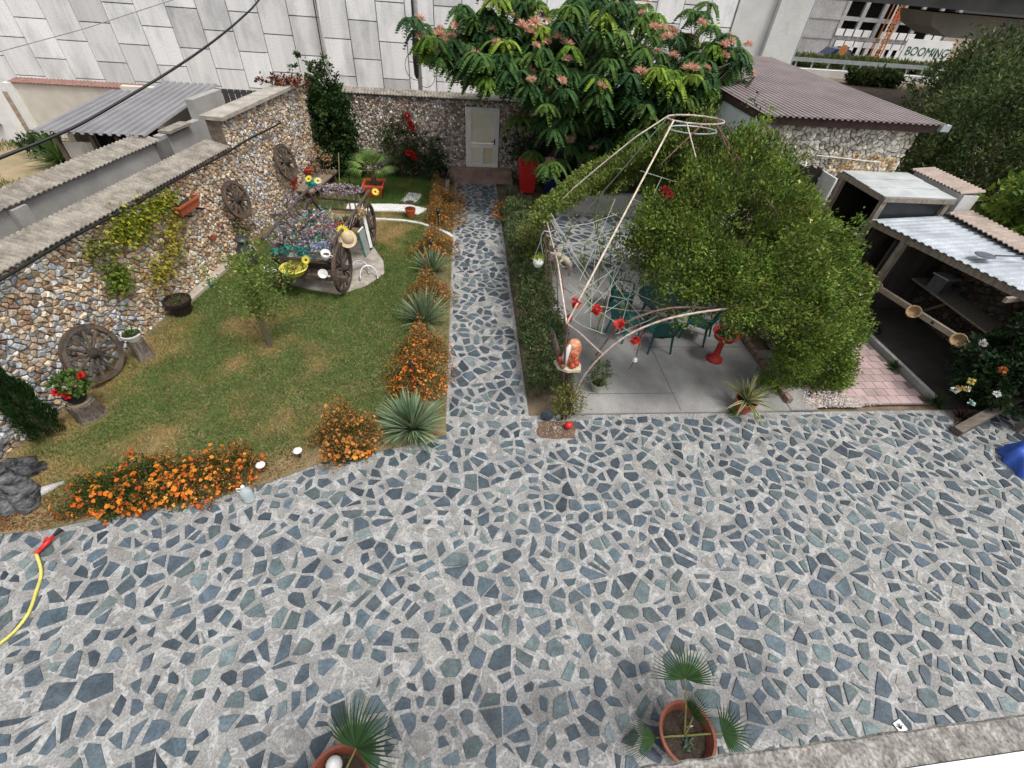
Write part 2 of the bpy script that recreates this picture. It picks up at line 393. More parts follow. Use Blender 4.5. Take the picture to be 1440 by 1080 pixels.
mb = MB(); mb.add([(PXL, 5.47, .002), (PXR, 5.47, .002), (PXR, 16.7, .002), (PXL, 16.7, .002)], [(0, 1, 2, 3)])
path = struct(build('garden_path', mb, MORTAR))
crazy(path, PXL+.03, PXR-.03, 5.44, 16.6, .22, .185, 11, 300, z=.006, gap=(.012, .032))
# ---- lawn soil
LAWNSOIL = mat('lawn_soil', (.25, .18, .095), (.13, .11, .05), scale=1.4, bump=.6, bscale=40, fine=.25)
mb = MB(); mb.add([(p[0], p[1], .018) for p in lawn], [tuple(range(len(lawn)))]); struct(build('lawn', mb, LAWNSOIL))
# ---- concrete slab under the pergola
SLAB = mat('slab_concrete', (.37, .36, .345), (.17, .165, .16), scale=1.3, stretch=(1, .6, 1), bump=.25, bscale=35, fine=.1, lo=.3, hi=.7)
mb = MB().box((4.06, 8.02, .0), (4.2, 5.08, .07)); slab = struct(build('pergola_slab', mb, SLAB))
for c_, d_ in (((3.1, 5.98, .0355), (1.9, .012, .003)), ((3.98, 8.0, .0355), (.012, 5.0, .003)), ((5.0, 7.4, .0355), (2.1, .012, .003))): build('slab_joint', MB().box(c_, d_), mat('joint_strip_dark', (.12, .11, .1)), slab)  # thin dark strips laid on top in place of recessed joints
mb = MB().box((6.46, 6.4, .005), (.55, 1.8, .05)); build('slab_strip', mb, SLAB, slab)
mb = MB(); mb.add([(1.95, 10.57, .012), (7.0, 10.57, .012), (7.0, 14.4, .012), (1.95, 14.4, .012)], [(0, 1, 2, 3)])
struct(build('low_retaining_wall', MB().box((4.6, 14.5, .3), (3.6, .2, .62)), CONC))
ry = struct(build('rear_yard', mb, SLAB)); crazy(ry, 2, 6.9, 10.6, 14.3, .3, .24, 21, 0, z=.012, gap=(.02, .04))
# ---- pink pavers and kerb
mb = MB(); mb.add([(6.74, 5.62, .0), (9.28, 5.62, .0), (9.28, 10.8, .0), (6.74, 10.8, .0)], [(0, 1, 2, 3)])
pav = struct(build('paved_strip', mb, mat('paver_sand', (.16, .13, .12))))
PINK = mat('pink_paver', (.5, .37, .355), (.36, .27, .26), attr=True, scale=2, bump=.3, bscale=60, fine=.1)
for j in range(15):
    for i in range(11):
        x = 6.86+i*.235+(.117 if j % 2 else 0); y = 5.74+j*.21
        if x > 9.2: continue
        k = random.uniform(.8, 1.1); m1 = MB().box((x, y, .012), (.224, .2, .04), col=(k, k*random.uniform(.96, 1.03), k)); build('paver', m1, PINK, pav)
mb = MB().box((9.36, 8.4, .05), (.09, 5.4, .16)); struct(build('kerb', mb, CONC))
mb = MB(); mb.add([(9.41, 5.5, .0), (11.4, 5.5, 0), (11.4, 11.4, 0), (9.41, 11.4, 0)], [(0, 1, 2, 3)])
struct(build('shed_floor', mb, mat('dark_earth', (.075, .068, .06), (.045, .04, .036), scale=3)))
# ---- white edging strips across the lawn
def strip(name, pts, w, h, m, label=None):
    mb = MB(); n = len(pts); L = []
    for i, p in enumerate(pts):
        a = Vector(pts[max(i-1, 0)]); b = Vector(pts[min(i+1, n-1)]); t = (b-a).normalized(); s = Vector((-t.y, t.x))
        L.append((Vector(p)+s*w/2, Vector(p)-s*w/2))
    for z in (0, h):
        for a, b in L: mb.V += [(a.x, a.y, z), (b.x, b.y, z)]; mb.C += [W1, W1]
    k = 2*n
    for i in range(n-1):
        a = 2*i; mb.F += [(k+a, k+a+1, k+a+3, k+a+2), (a, a+2, k+a+2, k+a), (a+1, k+a+1, k+a+3, a+3)]
    mb.F += [(0, k, k+1, 1), (2*n-2, 2*n-1, k+2*n-1, k+2*n-2)]
    return struct(build(name, mb, m))
WHITEC = mat('white_cement', (.72, .71, .69), (.52, .5, .47), scale=6, bump=.5, bscale=30, fine=.12)
PEBC = mat('pebble_cement', (.72, .71, .69), (.4, .39, .38), scale=22, bump=.6, bscale=30, fine=.2, lo=.36, hi=.48)
strip('edging_strip', [(-3.6, 14.2), (-3.1, 14.2), (-2.3, 14.27), (-1.75, 14.25), (-1.3, 14.0)], .52, .05, PEBC)
strip('lawn_kerb', [(-3.5, 13.35), (-3.0, 13.38), (-2.4, 13.42), (-1.8, 13.36), (-1.3, 13.2), (-.9, 12.95), (-.5, 12.6), (-.36, 12.4)], .1, .05, WHITEC)
strip('stepping_strip', [(-1.85, 14.75), (-1.7, 15.1), (-1.6, 15.5)], .5, .03, PEBC)
strip('bed_kerb', [(-.62, 15.2), (-.6, 15.9), (-.58, 16.6)], .13, .12, CONC)
wp = [(-4.3, 9.8), (-3.6, 9.5), (-2.9, 9.3), (-2.35, 9.7), (-2.0, 10.3), (-2.1, 10.9), (-2.6, 12.0), (-4.5, 12.2)]
mb = MB().prism(wp, 0, .035); struct(build('wagon_pad', mb, mat('pad_concrete', (.46, .42, .37), (.26, .22, .175), scale=3, bump=.5)))
# ================================================================ stone walls
WALLC = [(.44, .33, .21), (.4, .28, .17), (.5, .42, .32), (.3, .19, .12), (.52, .47, .4), (.46, .36, .25), (.34, .27, .21)]
GREYC = [(.36, .37, .38), (.44, .45, .46), (.29, .3, .32), (.5, .5, .5), (.4, .36, .31), (.33, .24, .17)]
def rubble(parent, O, T, N, u0, u1, v0, v1, su, sv, seed, nparts, skip=None, cols=None, greyf=None, depth=.05, near=None):
    r = random.Random(seed); O, T, N = Vector(O), Vector(T), Vector(N); st = []
    for p, poly in cells(u0, u1, v0, v1, su, sv, .45, seed):
        if skip and skip(*p): continue
        poly = [(min(max(a, u0), u1), min(max(b, v0), v1)) for a, b in poly]; poly = merge_short(poly, su*.15)
        if len(poly) < 3: continue
        n = len(poly); cx = sum(q[0] for q in poly)/n; cy = sum(q[1] for q in poly)/n
        k = r.uniform(.75, 1.8); g = greyf(cx, cy) if greyf else 0
        c = r.choice(GREYC if r.random() < g else (cols or WALLC)); c = (c[0]*k, c[1]*k, c[2]*k)
        h = depth*r.uniform(.35, 1.2); tx, ty = r.uniform(-.35, .35), r.uniform(-.35, .35); sh = r.uniform(.86, .95); vs = []
        for s, f in ((sh, -.2), (sh*.93, .55), (sh*.66, .95)):
            for q in poly:
                a, b = (q[0]-cx)*s, (q[1]-cy)*s; vs.append(O+T*(cx+a)+Vector((0, 0, cy+b))+N*(h*f+(a*tx+b*ty if f > 0 else 0)))
        fs = [(i, (i+1) % n, n+(i+1) % n, n+i) for i in range(n)]+[(n+i, n+(i+1) % n, 2*n+(i+1) % n, 2*n+i) for i in range(n)]+[tuple(range(2*n, 3*n))]
        st.append((near(cx, cy) if near else 0, vs, fs, c))
    if near: st.sort(key=lambda s: s[0])
    rest = MB()
    for i, (d, vs, fs, c) in enumerate(st):
        if i < nparts: build('stone', MB().add(vs, fs, c), ROCK, parent)
        else: rest.add(vs, fs, c)
    tag(build('stones', rest, ROCK, parent), kind='stuff')
WMORT = mat('wall_mortar', (.2, .165, .125), (.11, .09, .07), scale=8, bump=.6)  # mortar colour darkened so the joints seem deeper and more shaded
COPING = mat('fibre_cement', (.33, .3, .255), (.17, .15, .125), scale=5, bump=.4, bscale=30, fine=.15)
def wallbox(mb, y0, y1, z1, t0=0., t1=.34):
    a, b = lw(y0, t0), lw(y1, t0); c, d = lw(y1, -t1), lw(y0, -t1); mb.prism([d, c, b, a][::-1], -.1, z1)
Yst = 12.25
LW = thing('boundary_wall', 'long rubble stone garden wall with ribbed coping beside the lawn', 'wall', (*lw(8), 0))
mb = MB(); wallbox(mb, 2.2, Yst, 2.22); build('wall_core', mb, WMORT, LW)
mb = MB(); wallbox(mb, Yst, 17.6, 2.78); build('raised_core', mb, WMORT, LW)
u_of = lambda y: (y-5)/LWT[1]
O0 = (LWA[0], LWA[1], 0); T0 = (LWT[0], LWT[1], 0); N0 = (LWN[0], LWN[1], 0)
rubble(LW, O0, T0, N0, u_of(3.2), u_of(Yst), 0., 2.2, .105, .08, 31, 300,
       greyf=lambda u, v: min(.95, max(.06, .42-.2*(u-1.2)+.35*float(snoise(u, v, 4, 1.6))+(.4 if v < 1. else 0)*(u < 3))),
       near=lambda u, v: abs(u-1.6)+.4*abs(v-1.1))
rubble(LW, O0, T0, N0, u_of(Yst), u_of(17.35), 0., 2.76, .09, .075, 32, 0, greyf=lambda u, v: .25+.4*float(snoise(u, v, 5, 1.5)))
mb = MB(); a = lw(2.2, .09); corrug(mb, (a[0], a[1], 2.235), T0, (Yst-2.2)/LWT[1], (-LWN[0], -LWN[1], .2), .56, .1, .028, .02)
build('coping', mb, COPING, LW)
mb = MB()
for k in range(5):
    y0 = Yst-.05+k*1.08; y1 = y0+1.07; a, b = lw(y0, .12), lw(y1, .12); c, d = lw(y1, -.42), lw(y0, -.42); mb.prism([a, b, c, d], 2.785, 2.865)
build('coping_slab', mb, mat('coping_cement', (.47, .43, .38), (.3, .27, .23), scale=4, bump=.4), LW)
tag(build('wall_cable', MB().tube([(*lw(y, .13), 2.2-.015*math.sin(y*2.3)) for y in np.linspace(2.4, 14.6, 40)], .022, 6), BLACKP, org=(*lw(8, .13), 2.2), smooth=True),
    'black cable running along under the ribbed coping of the garden wall', 'cable')
# ---- back wall with door opening
BY = 17.3
BW = thing('back_wall', 'rubble stone wall holding the white door at the end of the path', 'wall', (-1.5, BY, 0))
DX0, DX1, DZ0, DZ1 = .05, 1.2, .35, 2.24
mb = MB(); mb.box(((-4.9+DX0)/2, BY+.15, 1.2), (DX0+4.9, .3, 2.5)); mb.box(((DX0+DX1)/2, BY+.15, (DZ1+2.45)/2), (DX1-DX0, .3, 2.45-DZ1)); mb.box((4.1, BY+.15, 1.2), (5.8, .3, 2.5))
build('wall_core', mb, WMORT, BW)
rubble(BW, (0, BY, 0), (1, 0, 0), (0, -1, 0), -4.75, 2.6, 0., 2.42, .085, .07, 41, 0, skip=lambda u, v: DX0-.03 < u < DX1+.03 and v < DZ1+.02,
       cols=[(.36, .28, .21), (.3, .22, .16), (.46, .42, .37), (.24, .17, .12), (.52, .5, .47), (.38, .33, .28), (.58, .55, .5)], greyf=lambda u, v: .2+.5*float(snoise(u, v, 6, 2)))
mb = MB(); corrug(mb, (-4.9, BY-.1, 2.46), (1, 0, 0), 11.8, (0, 1, .15), .5, .1, .028, .02); build('coping', mb, COPING, BW)
# door
DW = thing('garden_door', 'white plastic panelled door in the back stone wall at the path end', 'door', ((DX0+DX1)/2, BY+.08, DZ0))
mb = MB()
x0, x1, z0, z1, yy = DX0+.01, DX1-.01, DZ0, DZ1-.01, BY+.06
for c, s in (((x0+.04, yy, (z0+z1)/2), (.08, .1, z1-z0)), ((x1-.04, yy, (z0+z1)/2), (.08, .1, z1-z0)), (((x0+x1)/2, yy, z1-.04), (x1-x0-.164, .1, .08))): mb.box(c, s)
build('door_frame', mb, WHITEP, DW)
leaf = MB(); lx0, lx1, lz1 = x0+.085, x1-.085, z1-.085; zm = z0+.72
for c, s in (((lx0+.05, yy-.015, (z0+lz1)/2), (.1, .07, lz1-z0)), ((lx1-.05, yy-.015, (z0+lz1)/2), (.1, .07, lz1-z0)), (((lx0+lx1)/2, yy-.015, lz1-.05), (lx1-lx0-.204, .07, .1)), (((lx0+lx1)/2, yy-.015, z0+.05), (lx1-lx0-.204, .07, .1)), (((lx0+lx1)/2, yy-.015, zm), (lx1-lx0-.204, .07, .1)), (((lx0+lx1)/2, yy-.015, (z0+.1+zm-.05)/2), (.09, .068, zm-z0-.154))): leaf.box(c, s)
lf = build('door_leaf', leaf, WHITEP, DW)
CREAM = mat('cream_panel', (.78, .75, .62), (.68, .64, .5), rough=.5, scale=2, bump=.03, fine=.03); GRIME = mat('stained_panel', (.7, .66, .5), (.55, .5, .3), rough=.5, scale=3, bump=.03, fine=.03)
build('upper_panel', MB().box(((lx0+lx1)/2, yy, (zm+lz1)/2), (lx1-lx0-.19, .03, lz1-zm-.14)), CREAM, lf)
cxm = (lx0+lx1)/2
for sx, mt in ((-1, CREAM), (1, GRIME)): build('lower_panel', MB().box((cxm+sx*(.045+(lx1-.1-cxm-.045)/2), yy, (z0+zm)/2), (lx1-.1-cxm-.05, .03, zm-z0-.16)), mt, lf)
build('door_handle', MB().tube([(lx1-.05, yy-.04, 1.22), (lx1-.05, yy-.1, 1.22), (lx1-.17, yy-.1, 1.22)], .014, 6).box((lx1-.05, yy-.055, 1.2), (.035, .012, .2)), BLACKP, lf)
for zt in (.6, 1.3, 2.0): build('hinge', MB().tube([(lx0-.01, yy-.06, zt-.06), (lx0-.01, yy-.06, zt+.06)], .012, 6), WHITEP, DW)
# steps
STEP = mat('step_tile', (.36, .25, .2), (.25, .17, .135), scale=4, bump=.15, bscale=30, fine=.1)
ST = thing('door_steps', 'two brown tiled steps below the white garden door', 'steps', (.6, 16.8, 0))
for i, (y0, z0_, z1_) in enumerate(((16.66, 0, .17), (16.98, .172, .335))):
    build('step_riser', MB().box((.6, (y0+BY)/2, (z0_+z1_)/2), (2.2, BY-y0, z1_-z0_)), STEP, ST)
    for k in range(5): build('tread_tile', MB().box((-.28+.44*k, (y0-.02+BY)/2, z1_+.012), (.425, BY-y0+.0, .02)), STEP, ST)
# ================================================================ overpass
OY = 26.
OW = thing('overpass_wall', 'tall pale retaining wall of staggered square concrete panels behind the garden', 'retaining wall', (0, OY, 0))
build('backing', MB().box((-4.2, OY+.35, 4), (33.4, .5, 9)), mat('joint_dark', (.2, .2, .2)), OW)
pw, ph, i = 1.25, 1.41, 0
x = 12.44
while x > -20.5:
    zoff = .62 if i % 2 else -.09
    for k in range(-1, 6):
        z = zoff+k*ph
        if z > 7.2: continue
        kk = random.uniform(.86, 1.06); t = random.random()
        if t < .28: kk *= random.uniform(.74, .9)
        g = .011; b = .012; m1 = MB(); X0, X1, Z0, Z1 = x-pw+g, x-g, max(z+g, -.04), z+ph-g
        vs = [(X0, OY+.1, Z0), (X1, OY+.1, Z0), (X1, OY+.1, Z1), (X0, OY+.1, Z1), (X0+b, OY, Z0+b), (X1-b, OY, Z0+b), (X1-b, OY, Z1-b), (X0+b, OY, Z1-b)]
        m1.add(vs, [(4, 5, 6, 7), (0, 1, 5, 4), (1, 2, 6, 5), (2, 3, 7, 6), (3, 0, 4, 7)], (kk, kk, kk*1.005)); build('panel', m1, None, OW)
    x -= pw; i += 1
PANEL = mat('wall_panel', (.88, .88, .875), (.52, .53, .54), attr=True, scale=.9, stretch=(1, 1, .5), bump=.12, bscale=18, fine=.06, lo=.26, hi=.5)
def streaks(m, scale, amount):
    N = m.node_tree.nodes; L = m.node_tree.links; b = N['Principled BSDF']; src = b.inputs['Base Color'].links[0].from_socket
    tc = N.new('ShaderNodeTexCoord'); mp = N.new('ShaderNodeMapping'); mp.inputs['Scale'].default_value = (scale, scale, scale*.07); L.new(tc.outputs['Object'], mp.inputs[0])
    nz = N.new('ShaderNodeTexNoise'); nz.inputs['Scale'].default_value = 1; nz.inputs['Detail'].default_value = 6; L.new(mp.outputs[0], nz.inputs['Vector'])
    mr = N.new('ShaderNodeMapRange'); mr.inputs['From Min'].default_value = .35; mr.inputs['From Max'].default_value = .6; mr.inputs['To Min'].default_value = 1-amount; mr.inputs['To Max'].default_value = 1
    L.new(nz.outputs[0], mr.inputs[0]); mx = N.new('ShaderNodeMix'); mx.data_type = 'RGBA'; mx.blend_type = 'MULTIPLY'; mx.inputs['Factor'].default_value = 1
    L.new(src, mx.inputs['A']); L.new(mr.outputs[0], mx.inputs['B']); L.new(mx.outputs['Result'], b.inputs['Base Color'])
streaks(PANEL, 3.2, .14)
for o in OW.children:
    if o.name.startswith('panel'): o.data.materials.append(PANEL)
AB = thing('overpass_abutment', 'smooth pale concrete abutment at the end of the panelled wall', 'abutment', (14.1, OY, 0))
ABUT = mat('abutment_concrete', (.68, .69, .67), (.55, .56, .54), scale=.8, bump=.1, bscale=16, fine=.05)
build('face', MB().box((13.35, OY+.3, 4), (1.76, .75, 9)), ABUT, AB); build('pilaster', MB().box((15.03, OY+.2, 4), (1.56, 1.1, 9)), ABUT, AB)
build('drain_pipe', MB().tube([(15.86, OY-.3, 0), (15.86, OY-.3, 6)], .05, 8), STEEL, AB)
DK = thing('overpass_deck', 'dark concrete bridge deck seen from below beyond the abutment', 'bridge', (30, 32, 5.2))
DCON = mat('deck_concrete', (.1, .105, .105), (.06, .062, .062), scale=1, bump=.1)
for k in range(5): build('girder', MB().box((38, 27.4+k*2.9, 5.9), (44.3, 1.5, .95)), DCON, DK)
build('deck_slab', MB().box((38, 33.2, 6.5), (44.3, 14, .5)), DCON, DK)
PR = thing('bridge_pier', 'grey concrete hammerhead pier holding the bridge deck', 'pier', (30, 33, 0))
capm = MB(); capm.add([(25.4, 29.5, 4.62), (26.6, 29.5, 4.2), (33, 29.5, 4.2), (33, 29.5, 5.2), (25.0, 29.5, 5.2)]+[(25.4, 32, 4.62), (26.6, 32, 4.2), (33, 32, 4.2), (33, 32, 5.2), (25.0, 32, 5.2)],
    [(0, 1, 2, 3, 4), (9, 8, 7, 6, 5), (0, 5, 6, 1), (1, 6, 7, 2), (2, 7, 8, 3), (3, 8, 9, 4), (4, 9, 5, 0)])
build('pier_cap', capm, mat('pier_concrete', (.36, .37, .36), (.26, .27, .26), scale=1), PR); build('pier_column', MB().lathe([(1, -.1), (1, 4.25)], 16, (31.5, 30.75, 0)), mat('pier_concrete', W1), PR)
# ================================================================ outbuilding on the right
OB = thing('outbuilding', 'stone clad outbuilding with brown ribbed metal roof', 'outbuilding', (9, 13, 0))
BX0, BX1, BYF = 6.95, 11.0, 11.42
build('wall_core', MB().box(((BX0+BX1)/2, 15.4, 1.8), (BX1-BX0-.06, 7.9, 3.6)), WMORT, OB)
build('plaster_wall', MB().box((BX0-.02, 15.4, 1.79), (.1, 7.96, 3.58)), mat('pale_plaster', (.68, .72, .74), (.58, .62, .64), scale=1.5, bump=.1), OB)
PALEC = [(.52, .49, .42), (.6, .57, .5), (.46, .43, .37), (.64, .61, .55), (.42, .37, .3)]; OCHC = [(.45, .3, .16), (.5, .38, .22), (.38, .26, .15), (.54, .46, .34)]
class _P(list): pass
rubble(OB, (0, BYF, 0), (1, 0, 0), (0, -1, 0), BX0+.02, BX1, 1.2, 3.58, .12, .1, 51, 0, skip=lambda u, v: 8.15 < u < 9.02 and v < 2.6, cols=PALEC, depth=.04)
rubble(OB, (0, BYF-.012, 0), (1, 0, 0), (0, -1, 0), 9.1, 10.9, 2.5, 2.95, .1, .08, 52, 0, cols=OCHC, depth=.05)
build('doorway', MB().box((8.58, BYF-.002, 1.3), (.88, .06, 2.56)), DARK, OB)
build('door', MB().box((9.05, BYF-.3, 1.28), (.05, .6, 2.5)), WHITEP, OB)
BROWN = mat('brown_metal', (.3, .25, .245), (.22, .18, .175), rough=.5, scale=1.2, bump=.05, fine=.05, spec=.4)
mb = MB(); corrug(mb, (BX0-.12, BYF-.3, 3.72), (1, 0, 0), 4.55, (0, 1, .012), 8.6, .15, .03, .012, trap=True); build('roof', mb, BROWN, OB)
FAS = mat('dark_fascia', (.075, .045, .04), (.05, .03, .027)); mb = MB()
mb.box((9.05, BYF-.2, 3.62), (4.3, .05, .16)); mb.box((BX0-.07, 15.3, 3.62), (.05, 8.2, .16)); mb.box((11.18, 15.3, 3.62), (.05, 8.2, .16)); build('fascia', mb, FAS, OB)
build('soffit', MB().box((9.05, 15.3, 3.665), (4.2, 8.1, .03)), FAS, OB)
build('gutter_end', MB().box((11.35, BYF-.25, 3.66), (.22, .12, .14)), STEEL, OB)
build('conduit', MB().tube([(8.3, BYF-.06, 2.9), (9.6, BYF-.07, 2.84), (10.4, BYF-.07, 2.8), (10.55, BYF-.07, 2.5)], .014, 6), WHITEP, OB)
# ---- right boundary wall
RW = thing('side_wall', 'rendered boundary wall with ribbed coping behind the sheds', 'wall', (11.5, 8, 0))
build('wall_core', MB().box((11.55, 6.3, 1.1), (.4, 7.0, 2.2)), mat('dark_rubble', (.13, .11, .095), (.06, .052, .045), scale=9, bump=1, bscale=14, fine=.25), RW)
build('upper_wall', MB().box((11.75, 10.6, 1.3), (.4, 1.6, 2.6)), WPLASTER, RW)
mb = MB(); corrug(mb, (11.28, 2.8, 2.25), (0, 1, 0), 7.0, (1, 0, .1), .58, .13, .035, .02); build('coping', mb, mat('tile_coping', (.42, .34, .3), (.3, .24, .2), scale=4), RW)
mb = MB(); corrug(mb, (11.45, 9.82, 2.64), (0, 1, 0), 1.65, (1, 0, .1), .6, .11, .035, .02); build('upper_coping', mb, mat('tile_coping', W1), RW)
rubble(RW, (11.33, 0, 0), (0, 1, 0), (-1, 0, 0), 4.2, 9.8, 0, 1.9, .16, .12, 55, 0, cols=[(.1, .085, .075), (.14, .12, .1), (.13, .08, .06), (.08, .075, .07)], depth=.05)
# ---- sheds
SHEET = mat('aluminium_sheet', (.52, .56, .6), (.33, .36, .39), rough=.5, metal=.15, scale=2, bump=.1, bscale=20, fine=.08)
S1 = thing('lean_to_shed', 'small timber lean-to with flat grey sheet roof against the stone outbuilding', 'shed', (10.4, 10.6, 0))
for i, (y0, y1) in enumerate(((9.78, 10.32), (10.33, 10.86), (10.87, 11.38))): build('roof_sheet', MB().box((10.45, (y0+y1)/2, 2.535+.012*i), (1.85, y1-y0+.06, .02)), mat('grey_sheet', (.52, .55, .55), (.38, .4, .4), rough=.6, scale=2, fine=.08), S1)
build('fascia', MB().box((9.56, 10.58, 2.47), (.05, 1.66, .12)), GREYWOOD, S1); build('front_beam', MB().box((10.45, 9.75, 2.47), (1.8, .06, .1)), GREYWOOD, S1)
for x, y in ((9.62, 9.8), (9.62, 11.3), (11.25, 9.8)): build('post', MB().box((x, y, 1.22), (.11, .11, 2.4)), GREYWOOD, S1)
build('side_panel', MB().box((10.45, 9.84, 2.15), (1.5, .02, .55)), mat('dark_glass', (.05, .055, .06), rough=.25, bump=0, fine=0), S1)
build('back_panel', MB().box((11.3, 10.6, 1.2), (.03, 1.5, 2.4)), DARK, S1); build('rear_panel', MB().box((10.45, 11.34, 1.2), (1.6, .03, 2.4)), DARK, S1); build('shelf', MB().box((10.75, 10.6, 1.12), (.9, 1.5, .04)), GREYWOOD, S1)  # near-black sheets at back and rear paint in the interior's shade
S2 = thing('open_shed', 'open fronted timber shed with pale ribbed metal roof', 'shed', (10.4, 7.5, 0))
mb = MB()
fa, fb, ba = Vector((9.5, 9.68, 2.03)), Vector((10.45, 4.6, 2.2)), Vector((11.32, 9.72, 2.12))
U = (fb-fa); Lu = U.length; corrug(mb, fa, U, Lu, Vector((1.82, .1, .1)), 1.82, .17, .022, .012, trap=True)
build('roof', mb, SHEET, S2); build('eave_beam', MB().bar(fa+Vector((.09, 0, -.09)), fb+Vector((.09, 0, -.09)), .06, .14), GREYWOOD, S2)
for k, t in enumerate((.17, .94)): p = fa.lerp(fb, t); build('post', MB().box((p.x+.12, p.y, p.z/2-.06), (.12, .12, p.z-.1)), GREYWOOD, S2)
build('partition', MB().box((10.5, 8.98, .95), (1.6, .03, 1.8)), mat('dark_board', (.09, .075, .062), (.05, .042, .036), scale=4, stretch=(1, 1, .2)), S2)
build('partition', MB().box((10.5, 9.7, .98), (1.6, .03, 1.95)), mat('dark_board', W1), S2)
build('shelf', MB().box((10.95, 7.6, .98), (.6, 2.5, .04)), GREYWOOD, S2)
build('brace', MB().bar((11.1, 8.6, .1), (11.0, 7.9, .96), .07, .05), GREYWOOD, S2)
lb = MB(); 
for k in range(2): build('rafter', MB().bar((9.7+.2*k, 8.6-2.2*k, 1.96), (11.3, 8.7-2.2*k, 2.03), .06, .1), GREYWOOD, S2)
def nestbox(x, y, z, label, rz):
    t = thing('nest_box', label, 'box', (x, y, z), rz)
    m1 = MB().box((0, 0, .17), (.42, .3, .34)); build('body', m1, mat('grey_board', (.16, .17, .18), (.1, .105, .11)), t, local=True)
    build('lid', MB().box((-.03, 0, .358), (.5, .36, .03), M=Matrix.Rotation(.12, 4, 'Y')), mat('pale_lid', (.46, .5, .54), (.36, .39, .42), rough=.5), t, local=True)
    build('entry_hole', MB().lathe([(.0, 0), (.05, 0), (.05, .012), (.0, .012)], 12), BLACKP, t, local=True).matrix_local = Matrix.Translation((.1, -.153, .2)) @ Matrix.Rotation(PI/2, 4, 'X')
nestbox(10.85, 8.3, 1.0, 'pale lidded nest box on the shelf of the open shed', .25); nestbox(10.6, 10.75, 1.14, 'pale lidded nest box inside the flat roofed lean-to', .2)
RL = thing('hanging_rail', 'grey wooden rail across the open shed carrying three round baskets', 'rail', (9.62, 7.3, .95))
build('rail', MB().bar((9.55, 8.75, .9), (9.8, 5.7, 1.08), .07, .11), mat('pale_rail', (.42, .36, .28), (.27, .22, .17), scale=4, stretch=(1, .3, 1)), RL)
STRAW = mat('straw', (.42, .28, .16), (.25, .16, .085), scale=14, bump=.6, bscale=50, fine=.2)
for t in ((9.5, 8.52, .91), (9.56, 7.42, .98), (9.63, 6.35, 1.05)):
    b = build('basket', MB().lathe([(.02, -.06), (.1, -.05), (.135, .02), (.14, .06), (.118, .06), (.1, 0), (.06, -.02), (.0, -.015)], 18), STRAW, RL, local=True, smooth=True)
    b.location = Vector(t)-Vector((9.62, 7.3, .95)); b.rotation_euler = (.5, -.75, 0)
build('knot', MB().ball((9.58, 6.95, 1.05), .035), BLACKP, RL)
tag(build('roof_paddle', MB().ball((10.3, 7.55, 2.26), (.2, .16, .02), 14, 6).tube([(10.45, 7.5, 2.28), (11.4, 7.3, 2.38)], .014, 6), mat('slate_grey', (.12, .13, .15)), org=(10.3, 7.5, 2.25), smooth=True), 'grey flat paddle with a long handle lying on the pale shed roof', 'paddle')
tag(build('rubber_ring', MB().tube([(9.75+.17*math.cos(a), 8.15+.22*math.sin(a), .03+.02*math.sin(a)) for a in np.linspace(0, 6.28, 20)], .025, 6), BLACKP, org=(9.75, 8.15, 0), smooth=True), 'black rubber ring lying on the dark shed floor', 'ring')
tag(build('timber_beam', MB().bar(G(1345, 607, .08), (*G(1470, 540, .5)[:2], .62), .16, .14), mat('weathered_beam', (.2, .17, .14), (.1, .085, .07), scale=6, stretch=(.3, 2, 2), bump=.6), org=G(1345, 607)), 'weathered timber beam lying across the paving corner by the dark bush', 'beam')
# blue tarpaulin bundle
def tarp():
    V = []; n, m = 44, 26; c = Vector(G(1452, 655)); c.z = 0
    for i in range(m+1):
        ph = i/m*PI/2
        for j in range(n):
            th = 2*PI*j/n; fold = 1+.09*math.sin(th*9+1.5*math.sin(ph*3))*math.cos(ph)+.05*math.sin(th*5+2)
            r = math.cos(ph)**.7*fold; V.append((c.x+.52*r*math.cos(th), c.y+.42*r*math.sin(th), .42*math.sin(ph)**.8*(1+.12*math.sin(th*4+ph*5))))
    fs = [(i*n+j, i*n+(j+1) % n, (i+1)*n+(j+1) % n, (i+1)*n+j) for i in range(m) for j in range(n)]
    o = build('blue_tarpaulin', MB().add(V, fs), mat('blue_tarp', (.07, .16, .62), (.04, .1, .45), rough=.45, scale=5, bump=.25, bscale=12, fine=.04), org=(c.x, c.y, 0), smooth=True)
    tag(o, 'crumpled blue tarpaulin bundle at the edge of the stone paving', 'tarpaulin')
tarp()
# ================================================================ neighbour's yard on the left
NBO = 2.0
def nbw(y, off=0.): return lw(y, -NBO-off)
GREYR = mat('grey_render', (.42, .41, .39), (.3, .29, .275), scale=1.2, bump=.25, bscale=40, fine=.08)
NW = thing('neighbour_wall', 'grey rendered wall with ribbed coping beyond the stone garden wall', 'wall', (*nbw(8), 0))
mb = MB(); mb.prism([nbw(3), nbw(12.65), nbw(12.65, .25), nbw(3, .25)], -.05, 2.08); build('wall_core', mb, GREYR, NW)
a = nbw(3, -.08); mb = MB(); corrug(mb, (a[0], a[1], 2.1), T0, 9.65/LWT[1], (-LWN[0], -LWN[1], .25), .5, .12, .035, .02); build('coping', mb, COPING, NW)
build('buttress', MB().prism([nbw(8.45, -.12), nbw(8.75, -.12), nbw(8.75), nbw(8.45)], -.05, 2.05), GREYR, NW)
build('buttress', MB().prism([nbw(12.4, -.14), nbw(12.75, -.14), nbw(12.75), nbw(12.4)], -.05, 2.12), mat('stained_render', (.22, .21, .2), (.13, .125, .12), scale=2), NW)
NS = thing('neighbour_shed', 'grey walled shed with dark ribbed metal roof in the neighbouring yard', 'shed', (-8.9, 15, 0))
